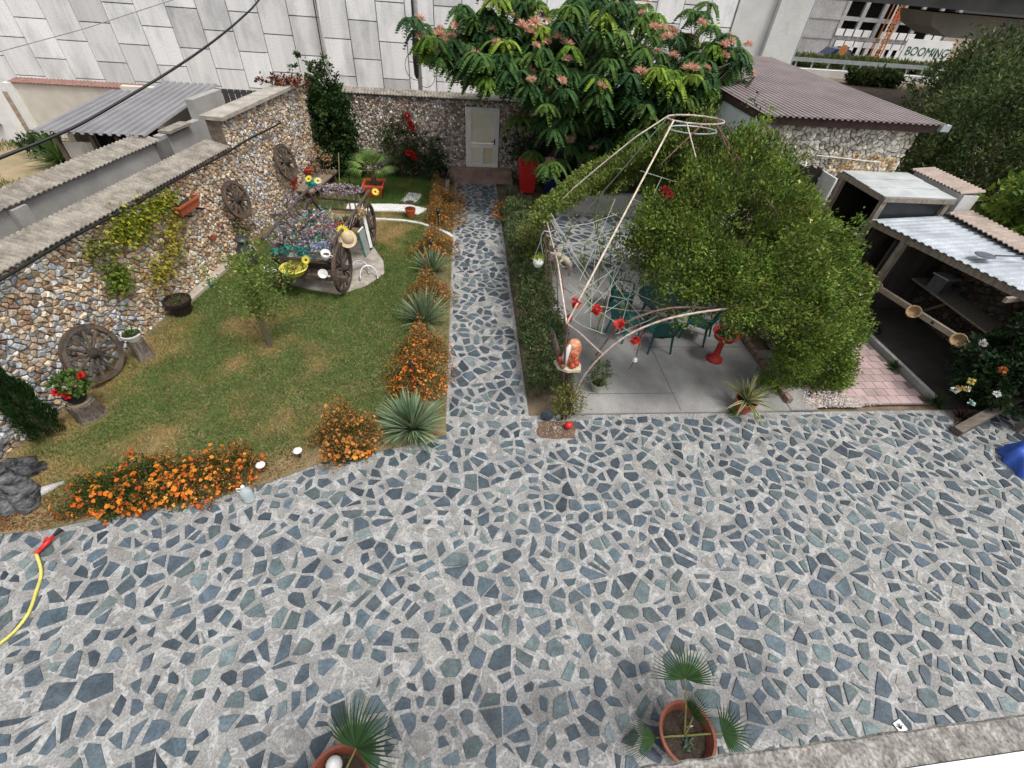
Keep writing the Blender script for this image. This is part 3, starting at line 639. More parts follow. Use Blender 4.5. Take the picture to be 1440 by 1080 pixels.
mb = MB(); mb.prism([nbw(12.7), nbw(15.6), nbw(15.6, .2), nbw(12.7, .2)], -.05, 2.15); build('side_wall', mb, GREYR, NS)
mb = MB(); mb.prism([nbw(14.3), nbw(15.62), nbw(15.62, .22), nbw(14.3, .22)], 2.15, 2.62); build('gable_block', mb, GREYR, NS)
mb = MB(); a_ = nbw(13.1, -.03); build('broken_cap', MB().box((nbw(13.7, .1)[0], 13.7, 2.19), (.3, .9, .06), rz=-.17), COPING, NS)
build('back_wall', MB().box((-9.2, 17.2, 1.15), (2.4, .2, 2.35)), PLASTER, NS); build('left_wall', MB().box((-10.0, 15.4, 1.05), (.15, 3.6, 2.1)), PLASTER, NS)
ROOFG = mat('dark_roof_metal', (.27, .265, .275), (.2, .195, .205), rough=.5, scale=1, bump=.05, fine=.05, spec=.45)
mb = MB(); corrug(mb, (-9.3, 12.72, 2.22), (1, 0, 0), 1.62, (0, 1, .04), 4.75, .2, .045, .012, trap=True); build('roof', mb, ROOFG, NS)
mb = MB(); corrug(mb, (-10.35, 12.85, 2.18), (1, 0, 0), 1.1, (0, 1, .04), 3.6, .2, .045, .012, trap=True); build('lower_roof', mb, ROOFG, NS)
for x in (-9.9, -9.1, -8.5): build('post', MB().box((x, 13.0, 1.05), (.09, .09, 2.15)), WOOD, NS)
build('door_panel', MB().box((-9.5, 13.02, 1.0), (.66, .04, 1.9)), mat('pale_board', (.5, .46, .42), (.38, .35, .31), scale=3, stretch=(8, 1, .3)), NS)
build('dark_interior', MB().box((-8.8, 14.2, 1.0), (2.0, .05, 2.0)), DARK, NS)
NH = thing('neighbour_house', 'cream rendered house wall with barred window in the neighbouring yard', 'house', (-14.5, 19.5, 0))
build('wall', MB().box((-13.4, 19.9, .82), (4.2, .3, 1.72)), PLASTER, NH)
mb = MB(); corrug(mb, (-15.6, 19.68, 1.7), (1, 0, 0), 4.4, (0, 1, .1), .5, .12, .03, .02); build('coping', mb, mat('red_tile', (.3, .17, .14), (.2, .11, .09)), NH)
build('corner_pilaster', MB().box((-15.55, 19.68, .85), (.2, .25, 1.72)), WPLASTER, NH)
build('front_wall', MB().box((-17.5, 19.2, 1.1), (3.7, .3, 2.3)), WPLASTER, NH)
wn = build('window', MB().box((-16.55, 19.02, .98), (.9, .06, .8)), mat('window_glass', (.12, .14, .16), rough=.2, bump=0, fine=0), NH)
for k in range(6): build('bar', MB().box((-16.95+.16*k, 18.96, .98), (.03, .03, .84)), STEEL, wn)
build('window_sill', MB().box((-16.55, 18.98, .54), (1.0, .12, .06)), mat('sill_tile', (.3, .2, .17)), wn)
MG = thing('metal_gate', 'dark ribbed metal gate beyond the raised end of the garden wall', 'gate', (-7.4, 18.3, 0))
GT = mat('gate_metal', (.09, .09, .085), (.06, .06, .057), rough=.5, fine=.06)
for k in range(13): build('slat', MB().box((-8.5+k*.2, 18.3, 1.1), (.175, .03, 2.1)), GT, MG)
for z in (.4, 1.2, 2.05): build('crossbar', MB().box((-7.3, 18.335, z), (2.6, .035, .06)), GT, MG)
YG = mat('yard_soil', (.38, .29, .18), (.24, .2, .11), scale=1.5, bump=.5, fine=.2)
mb = MB().add([(-22, 8, -.03), (-9.6, 8, -.03), (-8.6, 19.6, -.03), (-22, 19.6, -.03)], [(0, 1, 2, 3)]); struct(build('neighbour_yard', mb, YG))
# ---- cables and the steel pole
cp = [atY(-40, 240, 8.6), atY(0, 222, 9), atY(100, 181, 10), atY(180, 136, 11), atY(250, 93, 12), atY(300, 58, 13), atY(340, 25, 14), atY(366, -3, 15), atY(400, -60, 17)]
def spline(pts, n=6):
    out = []; P_ = [Vector(p) for p in pts]
    for i in range(len(P_)-1):
        a, b, c, d = P_[max(i-1, 0)], P_[i], P_[i+1], P_[min(i+2, len(P_)-1)]
        for k in range(n):
            t = k/n; out.append(.5*((2*b)+(c-a)*t+(2*a-5*b+4*c-d)*t*t+(3*b-a-3*c+d)*t**3))
    return out+[P_[-1]]
tag(build('overhead_cable', MB().tube(spline(cp), [.03-.012*i/48 for i in range(49)], 8), BLACKP, org=cp[3], smooth=True), 'thick black overhead cable sagging above the neighbouring shed roof', 'cable')
tag(build('thin_wire', MB().tube([atY(-20, 78, 18), atY(120, 40, 18.5), atY(260, -6, 19)], .012, 5), mat('grey_wire', (.35, .36, .38)), org=atY(120, 40, 18.5)), 'thin grey wire strung in front of the pale panelled wall', 'wire')
PL = thing('steel_pole', 'galvanised steel pole with black cable bundle before the panelled wall', 'pole', (-1.75, 24, 0))
px_ = atY(590, 100, 24)[0]
build('shaft', MB().tube([(px_, 24, -.05), (px_-.02, 24, 9)], [.1, .085], 12), STEEL, PL, smooth=True)
build('cable_bundle', MB().tube([(px_-.13, 23.93, z) for z in (1.75, 1.9, 2.4, 3.0, 3.5)]+[(px_-.13, 23.93, 9)], [.03, .1, .12, .1, .04, .03], 8), BLACKP, PL, smooth=True)
build('loose_loop', MB().tube([(px_-.15+.45*math.cos(a), 23.95, 2.2+.5*math.sin(a)) for a in np.linspace(1.2, 5.4, 20)], .012, 5), BLACKP, PL)
build('loose_loop', MB().tube([(px_+.25+.4*math.cos(a), 23.95, 1.9+.45*math.sin(a)) for a in np.linspace(-2, 1.8, 20)], .012, 5), BLACKP, PL)
DP = thing('wall_downpipe', 'narrow white drainpipe with black cable running down the panelled wall', 'pipe', (-6, 25.8, 0))
q0, q1 = atY(446, 0, 25.85), atY(464, 122, 25.85)
build('pipe', MB().tube([q1[:2]+(-.05,), q0, (q0[0], q0[1], 8)], .06, 8), WHITEP, DP, smooth=True); build('cable', MB().tube([(q1[0]-.1, 25.84, 0), (q0[0]-.1, 25.84, 8)], .025, 6), BLACKP, DP)
# ================================================================ beyond the overpass: road, hedge, unfinished car park
PKY = 100.
PK = thing('parking_building', 'unfinished grey concrete multistorey building beyond the road', 'building', (73, PKY, -6.6))
PCON = mat('building_concrete', (.4, .4, .4), (.3, .3, .3), scale=.3, bump=.05, bscale=4)
PW = mat('white_board', (.78, .78, .78), (.68, .68, .68), scale=.5, bump=0)
x0p, x1p, zb = 58., 90., -6.7; fl = [zb+2.9, zb+5.45, zb+8.2, zb+11.]
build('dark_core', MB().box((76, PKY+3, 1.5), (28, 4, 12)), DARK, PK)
for z in fl: build('floor_slab', MB().box((74, PKY+1, z), (32, 5, .55)), PCON, PK)
build('ground_wall', MB().box((74, PKY-1.2, zb+1.25), (32, .4, 2.5)), PCON, PK)
for k in range(7): build('column', MB().box((67.2+k*3.6, PKY-1.3, zb+6), (.7, .5, 12)), PCON, PK)
build('blank_wall', MB().box((62.5, PKY-1.15, zb+6), (9, .5, 12)), PCON, PK)
for k in range(12):
    if k % 5 != 4: build('railing_panel', MB().box((67.6+k*1.75, PKY-1.75, fl[1]+.85), (1.45, .08, 1.0)), PW, PK)
for k in range(9): build('railing_panel', MB().box((68.4+k*1.9, PKY-1.75, fl[1]-.75), (1.7, .08, .85)), PW, PK)
for k in range(11): build('shutter', MB().box((68.0+k*1.6, PKY-1.72, fl[0]+.75), (.75, .08, 1.35)), PW, PK)
for k in range(3): build('red_hoarding', MB().box((77.5+k*4.2, PKY-1.75, fl[2]+.8), (2.6, .08, .9)), mat('red_board', (.5, .03, .05)), PK)
CR = thing('site_hoist', 'orange lattice site hoist standing against the unfinished building', 'hoist', (75.5, PKY-3, -6.6))
ORG = mat('orange_paint', (.55, .22, .08), (.42, .17, .06))
for dx in (-.7, .7):
    for dy in (-.5, .5): build('mast', MB().box((75.5+dx, PKY-3+dy, zb+6.5), (.16, .16, 13)), ORG, CR)
for k in range(13): build('lattice', MB().bar((74.8, PKY-3.5, zb+k), (76.2, PKY-3.5, zb+k+1), .1, .1).bar((76.2, PKY-3.5, zb+k), (74.8, PKY-3.5, zb+k+1), .1, .1), ORG, CR)
# road and barrier
mb = MB().add([(18, 47.2, -.03), (90, 47.2, -.03), (90, 49.8, -.03), (18, 49.8, -.03)], [(0, 1, 2, 3)]); struct(build('road', mb, mat('asphalt', (.12, .12, .12), (.08, .08, .08))))
BR = thing('concrete_barrier', 'long white concrete barrier with steel guard rail beside the road', 'barrier', (33, 45, 0))
build('barrier_wall', MB().box((38, 45, .1), (33, .4, .75)), WPLASTER, BR)
build('guard_rail', MB().box((38, 45.3, 1.05), (33, .08, .28)), STEEL, BR)
for k in range(22): build('rail_post', MB().box((22.5+k*1.5, 45.38, .55), (.12, .1, 1.1)), STEEL, BR)
for nm, x, h, lab in (('lamp_post', 31.0, 9, 'thin white lamp post behind the guard rail beside the orange soil'), ('lamp_post', 46.5, 9, 'thin white lamp post standing in front of the white billboard')):
    t = thing(nm, lab, 'lamp post', (x, 52 if x < 40 else 60, 0)); yy = t.location.y
    build('pole', MB().tube([(x, yy, -1.5), (x, yy, h)], [.09, .06], 8), WHITEP, t); build('arm', MB().tube([(x, yy, h-.05), (x+1.5, yy, h+.3)], .04, 6), WHITEP, t); build('lamp_head', MB().box((x+1.7, yy, h+.3), (.7, .25, .1)), STEEL, t)
BB = thing('billboard', 'white roadside billboard with dark green lettering beyond the guard rail', 'billboard', (54, 66, 0))
p0, p1 = atY(1262, 84, 66), atY(1330, 64, 66); bx0, bx1, bz0, bz1 = p0[0], p1[0]+1, p0[2], p1[2]+.4
build('panel', MB().box(((bx0+bx1)/2, 66, (bz0+bz1)/2), (bx1-bx0, .2, bz1-bz0)), PW, BB)
for k in (.2, .8): build('leg', MB().box((bx0+(bx1-bx0)*k, 66.2, -2), (.25, .2, (bz0+4)+.2)), STEEL, BB)
cu = bpy.data.curves.new('lettering', 'FONT'); cu.body = 'BOOMING'; cu.size = 1.25; cu.extrude = .01
to = bpy.data.objects.new('lettering', cu); COL.objects.link(to); bpy.context.view_layer.update()
dg = bpy.context.evaluated_depsgraph_get(); me = bpy.data.meshes.new_from_object(to.evaluated_get(dg)); bpy.data.objects.remove(to)
lo = bpy.data.objects.new('lettering', me); COL.objects.link(lo); lo.parent = BB; me.materials.append(mat('green_letters', (.02, .12, .07), (.015, .1, .06), bump=0, fine=0))
lo.rotation_euler = (PI/2, .0, 0); lo.location = (bx0+.35-54, -.13, bz1-1.6)
for x, y, c, lab in ((29.5, 53.5, (.03, .03, .035), 'dark parked car glimpsed over the roadside hedge beside the abutment'), (38.6, 55, (.02, .03, .08), 'dark blue car glimpsed over the roadside hedge by the orange disc')):
    t = thing('parked_car', lab, 'car', (x, y, -.3)); cm = mat('car_paint_%d' % x, c, rough=.3, bump=0, fine=0, spec=.6)
    prof = [(-2.1, .35), (-2.1, .75), (-1.5, .9), (-.9, 1.42), (.7, 1.42), (1.3, .92), (2.05, .8), (2.1, .35)]
    vs = [(x+a, y+s, -.3+b) for s in (-.85, .85) for a, b in prof]; n = 8
    build('body', MB().add(vs, [tuple(range(n)), tuple(range(2*n-1, n-1, -1))]+[(i, n+i, n+(i+1) % n, (i+1) % n) for i in range(n)]), cm, t)
    build('window', MB().add([(x-.85, y-.86, .65), (-.02+x-.6, y-.86, 1.04), (x+.6, y-.86, 1.04), (x+1.0, y-.86, .65)], [(0, 1, 2, 3)]), mat('window_glass', W1), t)
    for s in (-1.3, 1.3): build('wheel', MB().tube([(x+s, y-.9, .02), (x+s, y+.9, .02)], .32, 14), BLACKP, t)
tag(build('traffic_disc', MB().tube([(36.2, 51, -.5), (36.2, 51, 1.0)], .04, 6).tube([(36.2, 50.95, 1.35), (36.2, 51, 1.35)], .42, 16), ORG, org=(36.2, 51, -.4)), 'round orange traffic disc on a short post behind the guard rail', 'sign')
# ================================================================ garden: grass, beds, plants
def onwall(px, py, off=.0):
    """point on the left garden wall plane, off metres into the yard"""
    r = ray(px, py); a = LWA+LWN*off; n = LWN; s = (n@a)/(n@r[:2]); return (r[0]*s, r[1]*s, CAM_H+r[2]*s)
GD, GM, GL, GY = (.028, .06, .014), (.055, .11, .022), (.11, .19, .035), (.22, .27, .045)
lp = np.array(lawn); n = 520000
X = rng.uniform(lp[:, 0].min(), PXL-.02, n); Y = rng.uniform(lp[:, 1].min(), 17.1, n)
def np_inpoly(x, y, poly):
    c = np.zeros(len(x), bool); k = len(poly)
    for i in range(k):
        x0, y0 = poly[i]; x1, y1 = poly[(i+1) % k]
        if y0 == y1: continue
        c ^= ((y0 > y) != (y1 > y)) & (x < (x1-x0)*(y-y0)/(y1-y0)+x0)
    return c
ok = np_inpoly(X, Y, lawn) & ~np_inpoly(X, Y, wp)
fy = np.interp(X, [p[0] for p in front], [p[1] for p in front]); edge = Y-fy
wallx = LWA[0]+(Y-5)*(LWB[0]-LWA[0])/13; wd = X-wallx
dry = snoise(X, Y, 21, 1.1)+.7*snoise(X, Y, 22, 3.1)+.35*snoise(X, Y, 23, 7)
sg = lambda v: 1/(1+np.exp(-v))
dry += .5*sg((5.9-Y+.8*snoise(X, Y, 31, 1.4))*3)*(1-np.clip((X+6.2)/3.4, 0, 1))+.38*sg((.75-wd+.5*snoise(X, Y, 32, 2))*5)+.5*sg((Y-12.5)*6)*sg((13.9-Y)*6)+.25*np.exp(-((Y-6.5)/.8)**2)*sg((-3.6-X)*3)+.45*np.exp(-((X+3.9)**2+(Y-7.5)**2)/.35)
dens = np.clip(1.0-.9*np.clip(dry-.35, 0, 1), .1, 1)
dens *= np.clip((edge-.25)/.5, 0.02, 1)*np.where(X > -1.15, .18, 1)*np.clip((wd-.08)/.25, .1, 1)
dens *= np.where((np.abs(Y-14.22) < .3) & (X > -3.7) & (X < -1.2), 0, 1)*np.where((np.abs(Y-13.36) < .09) & (X < -1.3), .1, 1)*np.where((np.abs(X+1.7) < .28) & (Y > 14.6) & (Y < 15.6), .15, 1)
ok &= rng.random(n) < dens
X, Y, dry = X[ok], Y[ok], dry[ok]; n = len(X)
P = np.stack([X, Y, np.full(n, .017)], 1); D = rdir(n)*.8+np.array([0, 0, .75])
tall = np.where(Y > 14.4, 1.9, 1.)
gr = np.array([.115, .205, .045])*(1+rng.uniform(-.4, .5, (n, 1))); ye = np.array([.48, .34, .12])*(1+rng.uniform(-.35, .3, (n, 1)))
mixk = np.clip((dry-.3+rng.normal(0, .2, n))*1.9, 0, 1)[:, None]
C = gr*(1-mixk)+ye*mixk
L = rng.uniform(.035, .07, n)*tall; Sd = unit(np.cross(D, rdir(n)))*rng.uniform(.004, .008, n)[:, None]; D = unit(D)
V = np.stack([P-Sd, P+Sd, P+D*L[:, None]], 1).reshape(-1, 3); Fc = np.arange(3*n).reshape(-1, 3)
tag(npmesh('grass', V, Fc, np.repeat(C, 3, 0), LEAF), 'short patchy lawn grass, dry and yellow in places', 'grass', kind='stuff')
# fallen leaves and litter on the bare soil at the front of the bed
n = 9000; X = -6.7+4.2*rng.uniform(0, 1, n)**2.2; Y = rng.uniform(3.3, 4.9, n); fy = np.interp(X, [p[0] for p in front], [p[1] for p in front]); ok = (Y > fy+.03) & (Y < fy+.75)
P = np.stack([X, Y, np.full(n, .03)], 1)[ok]; D = rdir(len(P)); D[:, 2] *= .25
tag(npmesh('leaf_litter', *leaves(P, D, rng.uniform(.02, .05, len(P)), .02, palette(len(P), [(.2, .08, .03), (.3, .14, .05), (.14, .06, .03), (.35, .2, .08)], .3), N=np.tile([0, 0, 1.], (len(P), 1))+rng.normal(0, .3, (len(P), 3))), LEAF), 'dry brown leaf litter along the paving edge of the lawn', 'leaf litter', kind='stuff')
# ---- marigolds
def marigold(c, rx, ry, h, label, wilt=.3, nf=90, fs=.024, nl=900, red=.5):
    t = thing('marigold_bush', label, 'flowers', (c[0], c[1], .015), group='marigold bushes edging the lawn')
    nl = int(nl*3.4); nf = int(nf*1.8); rx *= 1.28; ry *= 1.35; h *= 1.4; fs *= .88
    if c[0] > -1.3: rx *= 1.12; ry *= 1.2; h *= 1.12
    d = rdir(nl); d[:, 2] = np.abs(d[:, 2]); lump = 1+.22*np.sin(d[:, 0]*6+c[0]*5)+.18*np.sin(d[:, 1]*7+c[1]*3)
    P = d*(rng.uniform(.25, 1, (nl, 1))**.5)*np.array([rx, ry, h])*lump[:, None]; D = rdir(nl)+d*.6+np.array([0, 0, .3])
    cols = np.where(rng.random((nl, 1)) < wilt, palette(nl, [(.4, .19, .055), (.3, .14, .045), (.48, .25, .08)]), palette(nl, [GD, GM, (.07, .1, .02)]))
    npmesh('foliage', *leaves(P, D, rng.uniform(.03, .06, nl), rng.uniform(.012, .022, nl), cols), LEAF, t, local=True)
    d = rdir(nf); d[:, 2] = np.abs(d[:, 2])*.9+.1; lump = 1+.22*np.sin(d[:, 0]*6+c[0]*5)+.18*np.sin(d[:, 1]*7+c[1]*3)
    P = d*np.array([rx, ry, h])*lump[:, None]*rng.uniform(.88, 1.1, (nf, 1)); k = 9
    ax = unit(d+np.array([0, 0, .6])); PP = np.repeat(P, k, 0); A = np.repeat(ax, k, 0); rd = rdir(nf*k); rd = unit(rd-A*np.sum(rd*A, 1, keepdims=True)*.85)
    fc = palette(nf, [(.68, .17, .015), (.72, .24, .02), (.58, .1, .012), (.76, .34, .05)] if red > .3 else [(.58, .24, .05), (.5, .19, .04), (.64, .3, .08), (.4, .16, .05)], .15)
    sz = np.repeat(rng.uniform(.35, 1.45, nf), k)*fs
    npmesh('blossoms', *leaves(PP, rd, sz, sz*.95, np.repeat(fc, k, 0), N=A), PETAL, t, local=True)
    st = MB()
    for i in range(14):
        a = random.uniform(0, 6.28); q = random.uniform(.3, .9); st.tube([(0, 0, -.01), (rx*q*.5*math.cos(a), ry*q*.5*math.sin(a), h*.5), (rx*q*math.cos(a), ry*q*math.sin(a), h*.8)], .004, 4)
    build('stems', st, mat('plant_stem', (.1, .12, .04)), t, local=True)
    return t
def cpx(px, py): return G(px, py)[:2]
marigold(cpx(165, 702), .38, .3, .3, 'orange marigold bush at the end of the bed nearest the twisted driftwood', .15, 100, .036, 1500)
marigold(cpx(222, 690), .42, .32, .36, 'dense green marigold bush full of orange blooms in the front bed, second from the driftwood', .2, 130, .036, 1900)
marigold(cpx(285, 680), .38, .32, .36, 'half-browned marigold bush in the front bed, third from the driftwood', .5, 120, .03, 1600)
marigold(cpx(335, 665), .26, .26, .32, 'small marigold bush beside the plastic water bottle', .5, 70, .03, 900)
marigold(cpx(487, 622), .38, .34, .46, 'browning marigold bush beside the large front yucca', .6, 190, .026, 1700, .1)
marigold(cpx(492, 640), .26, .13, .16, 'low bright orange marigolds at the foot of the browning bush', .2, 46, .038, 500)
marigold(cpx(588, 543), .36, .36, .5, 'tall marigold bush around the red garden post', .5, 300, .022, 1700)
marigold(cpx(594, 502), .32, .32, .42, 'orange marigold bush just behind the red garden post', .6, 190, .022, 1300, .1)
marigold(cpx(602, 424), .34, .4, .4, 'faded orange marigold bush between two green yuccas', .7, 190, .022, 1500, .1)
marigold(cpx(611, 360), .38, .4, .4, 'orange marigold bush behind the small dark garden lamp', .5, 170, .026, 1400)
marigold(cpx(622, 314), .42, .42, .42, 'brownish marigold bush beside the white curved lawn kerb', .75, 140, .024, 1400, .1)
marigold(cpx(625, 290), .42, .4, .45, 'rusty marigold bush growing round a pale variegated rosette', .75, 120, .024, 1300, .1)
marigold(cpx(712, 308), .24, .34, .36, 'bright orange marigold clump across the path from the others', .3, 90, .034, 800)
# ---- yuccas and rosettes
def rosette(name, c, nl, L, Wd, label, cols, droop=.35, z=.015, cat='yucca', group=None, parent=None, up=.25, nm='leaves'):
    t = parent or thing(name, label, cat, (c[0], c[1], z), group=group)
    a = rng.uniform(0, 2*PI, nl); e = rng.uniform(up, 1.45, nl)
    D = np.stack([np.cos(a)*np.cos(e), np.sin(a)*np.cos(e), np.sin(e)], 1); P = D*.03; P[:, 2] = np.abs(P[:, 2])
    o = npmesh(nm, *blades(P, D, L*rng.uniform(.75, 1.1, nl), Wd*rng.uniform(.8, 1.2, nl), palette(nl, cols, .25), droop*rng.uniform(.4, 1.3, nl)*np.cos(e), 4), LEAF, t, local=True)
    return t
YC = [(.17, .27, .16), (.22, .32, .19), (.12, .22, .11), (.27, .34, .17), (.32, .38, .24)]
YG_ = 'green yuccas edging the path'
rosette('yucca', cpx(580, 606), 260, .78, .04, 'large spiky green yucca at the front corner of path and paving', YC, .3, up=.45, group=YG_)
rosette('yucca', cpx(597, 455), 170, .86, .034, 'spiky green yucca between two faded marigold bushes', YC, .25, up=.5, group=YG_)
rosette('yucca', cpx(608, 385), 140, .76, .03, 'small green yucca just behind the faded marigolds with a dark garden lamp', YC, .25, up=.5, group=YG_)
rosette('yucca', cpx(630, 286), 26, .42, .06, 'pale green striped rosette in the middle of rusty marigolds', [(.3, .38, .26), (.22, .3, .18), (.35, .42, .3)], .2, group=YG_)
rosette('yucca', cpx(716, 278), 90, .55, .035, 'green yucca beside the red bin', YC, .4, group=YG_)
rosette('yucca', cpx(722, 320), 60, .45, .03, 'green yucca between path and hedge behind the bright marigolds', YC, .4, group=YG_)
rosette('grass_tuft', cpx(632, 262), 30, .5, .02, 'thin upright dark leaved tuft by the steps', [(.06, .09, .05), (.1, .12, .07)], .15, cat='plant')
# ---- solar lights, red post, lamps
for p, lab in (((372, 665), 'white round solar light beside the front marigolds'), ((423, 645), 'white round solar light between marigold bush and paving')):
    c = cpx(*p); t = thing('solar_light', lab, 'garden light', (*c, .015))
    build('stake', MB().tube([(0, 0, -.03), (0, 0, .17)], .009, 6), BLACKP, t, local=True)
    build('lamp_disc', MB().lathe([(0, .17), (.04, .165), (.066, .18), (.068, .195), (.05, .205), (0, .21)], 18), WHITEP, t, local=True, smooth=True)
def gardenlamp(p, label, m, h=.5):
    t = thing('garden_lamp', label, 'garden lamp', (*cpx(*p), .015))
    build('post', MB().tube([(0, 0, -.02), (0, 0, h)], .022, 8), m, t, local=True)
    build('lantern', MB().lathe([(0, h), (.04, h), (.045, h+.1), (.07, h+.11), (.03, h+.15), (0, h+.16)], 10), BLACKP, t, local=True)
gardenlamp((583, 552), 'red garden post with black lantern among tall marigolds', REDP, .62)
gardenlamp((607, 366), 'small black garden lamp between marigolds and yucca', BLACKP, .42)
gardenlamp((617, 325), 'thin black garden lamp in front of the brownish marigolds', BLACKP, .5)
gardenlamp((625, 268), 'black garden lamp before the steps', BLACKP, .45)
# ---- wheels
def wheel(parent, R, nsp=12, m=WOOD, w=.06, iron=True, sub=False):
    """axis along local X"""
    prof = [(-w/2, R-.075), (w/2, R-.075), (w/2, R-.008), (-w/2, R-.008)]; k = 28; mb = MB(); vs = []
    for j in range(k):
        a = 2*PI*j/k
        for x, r in prof: vs.append((x, r*math.cos(a), r*math.sin(a)))
    fs = [(j*4+i, j*4+(i+1) % 4, ((j+1) % k)*4+(i+1) % 4, ((j+1) % k)*4+i) for j in range(k) for i in range(4)]
    rim = build('wheel' if sub else 'rim', mb.add(vs, fs), m, parent, local=True)
    if sub: parent = rim
    if iron:
        vs = []
        for j in range(k):
            a = 2*PI*j/k
            for x, r in [(-w/2-.004, R-.01), (w/2+.004, R-.01), (w/2+.004, R), (-w/2-.004, R)]: vs.append((x, r*math.cos(a), r*math.sin(a)))
        build('tyre', MB().add(vs, fs), mat('rusty_iron', (.12, .085, .065), (.06, .04, .03), scale=14, bump=.4), parent, local=True)
    build('hub', MB().tube([(-.13, 0, 0), (-.1, 0, 0), (-.03, 0, 0), (.03, 0, 0), (.1, 0, 0), (.15, 0, 0)], [.05, .06, .1, .1, .065, .05], 12), mat('dark_hub', (.05, .042, .036), (.03, .025, .022), bump=.5), parent, local=True)
    sp = None
    for j in range(nsp):
        a = 2*PI*(j+.3)/nsp
        if sp is None: sp = build('spoke', MB().tube([(0, 0, .08), (0, 0, R*.5), (0, 0, R-.06)], [.022, .026, .02], 6), m, parent, local=True)
        else: sp = sp.copy(); COL.objects.link(sp); sp.parent = parent
        sp.rotation_euler = (a, 0, 0)
    return rim
WA = math.atan2(LWN[1], LWN[0])
for p, R, off, lab in (((131, 497), .5, .22, 'old spoked wagon wheel leaning on the stone wall beside the geranium stump'), ((333, 281), .44, .2, 'old spoked wagon wheel leaning on the stone wall behind the decorated wagon'), ((402, 228), .47, .2, 'old spoked wagon wheel standing on the plank bench by the wall')):
    q = onwall(*p, off); t = thing('cartwheel_ornament', lab, 'cartwheel', q, group='wagon wheels against the garden wall'); t.rotation_euler = (0, math.radians(-14), WA)
    wheel(t, R, 12, mat('grey_brown_wood', (.15, .115, .09), (.065, .048, .038), scale=6, bump=.5, fine=.2))
# ---- bench along the wall with red urns
BN = thing('plank_bench', 'low plank bench along the raised stone wall holding red urns', 'bench', (-4.95, 15.3, 0))
bd = Vector((LWT[0], LWT[1], 0)); bn = Vector((LWN[0], LWN[1], 0)); b0 = Vector((*lw(14.45, .1), .38))
for k in range(3): build('plank', MB().bar(b0+bn*(.1+.2*k), b0+bn*(.1+.2*k)+bd*1.95, .185, .05), mat('bench_plank', (.3, .23, .17), (.17, .125, .09), scale=5, stretch=(1, .25, 1)), BN)
for a in (.15, 1.8): build('leg', MB().box((b0+bn*.3+bd*a)-Vector((0, 0, .2)), (.5, .1, .36), rz=WA), WOOD, BN)
def urn(name, loc, s, label, m, h=1.):
    t = thing(name, label, 'urn', loc)
    build('body', MB().lathe([(0, 0), (.1*s, 0), (.1*s, .03*s), (.05*s, .07*s), (.05*s, .11*s), (.13*s, .17*s), (.16*s, .25*s), (.18*s, .3*s), (.16*s, .3*s), (.14*s, .26*s), (0, .24*s)], 18), m, t, local=True, smooth=True)
    build('soil', MB().lathe([(.145*s, .272*s), (0, .28*s)], 14), SOIL, t, local=True); return t
RURN = mat('red_urn', (.55, .07, .03), (.42, .05, .025), rough=.5, scale=4, bump=.05)
q = G(414, 264, .41); urn('red_urn', q, .95, 'red urn on the plank bench nearer the wagon', RURN); q = G(434, 249, .41); urn('red_urn', q, .95, 'red urn on the plank bench beside the leaning wheel', RURN)
tag(build('white_cane', MB().tube([G(412, 245, .42), atY(418, 233, G(412, 245, .42)[1]+.1), onwall(412, 218, .08)], .013, 6), WHITEP, org=G(412, 245, .4)), 'thin white cane leaning on the wall behind the red urns', 'cane')
# ---- pots, stumps along the wall
def lathepot(name, loc, r, h, m, label, cat='pot', soil=True, rim=.02, group=None):
    t = thing(name, label, cat, loc, group=group)
    build('pot_body', MB().lathe([(0, 0), (r*.68, 0), (r*.95, h*.8), (r*1.04, h*.8), (r*1.06, h), (r*.95, h), (r*.88, h*.8), (r*.86, h*.74)], 22), m, t, local=True, smooth=False)
    if soil: build('soil', MB().lathe([(r*.9, h*.86), (r*.4, h*.89), (0, h*.9)], 16), SOIL, t, local=True)
    return t
def tuft(parent, z, n, L, Wd, cols, spread=.1, up=.8, nm='plant'):
    P = rng.normal(0, spread, (n, 3)); P[:, 2] = z+np.abs(P[:, 2])*.4; D = rdir(n)+np.array([0, 0, up])
    return tag(npmesh(nm, *leaves(P, D, L*rng.uniform(.6, 1.3, n), Wd, palette(n, cols, .25)), LEAF, parent, local=True), kind='stuff')
t = lathepot('brown_pot', (*cpx(258, 441), .015), .25, .34, mat('brown_plastic', (.035, .02, .02), (.025, .015, .015), rough=.45, bump=.03), 'dark brown flower pot standing on the grass near the wall'); tuft(t, .3, 110, .06, .02, [GM, (.1, .13, .04)], .1)
def log(name, c, r, h, lean, label):
    t = thing(name, label, 'stump', (c[0], c[1], .01)); mb = MB(); k = 16; vs = []; fs = []
    zs = [0, .05, h*.35, h*.7, h-.02, h]
    for i, z in enumerate(zs):
        for j in range(k):
            a = 2*PI*j/k; rr = r*(1.2 if i == 0 else 1.06 if i == 1 else 1)*(1+.07*math.sin(a*3+z*6)+.05*math.sin(a*7))*(.9 if i == 5 else 1); vs.append((rr*math.cos(a)+lean[0]*z, rr*math.sin(a)+lean[1]*z, z))
    for i in range(len(zs)-1): fs += [(i*k+j, i*k+(j+1) % k, (i+1)*k+(j+1) % k, (i+1)*k+j) for j in range(k)]
    build('trunk', mb.add(vs, fs), mat('stump_bark', (.2, .165, .135), (.08, .065, .055), scale=9, stretch=(3, 3, .6), bump=1, bscale=14, fine=.2), t, local=True)
    build('cut_face', MB().add([((r*.88)*math.cos(2*PI*j/k)+lean[0]*h, (r*.88)*math.sin(2*PI*j/k)+lean[1]*h, h+.003) for j in range(k)], [tuple(range(k))]), mat('cut_wood', (.36, .28, .2), (.24, .18, .12), scale=12), t, local=True)
    return t
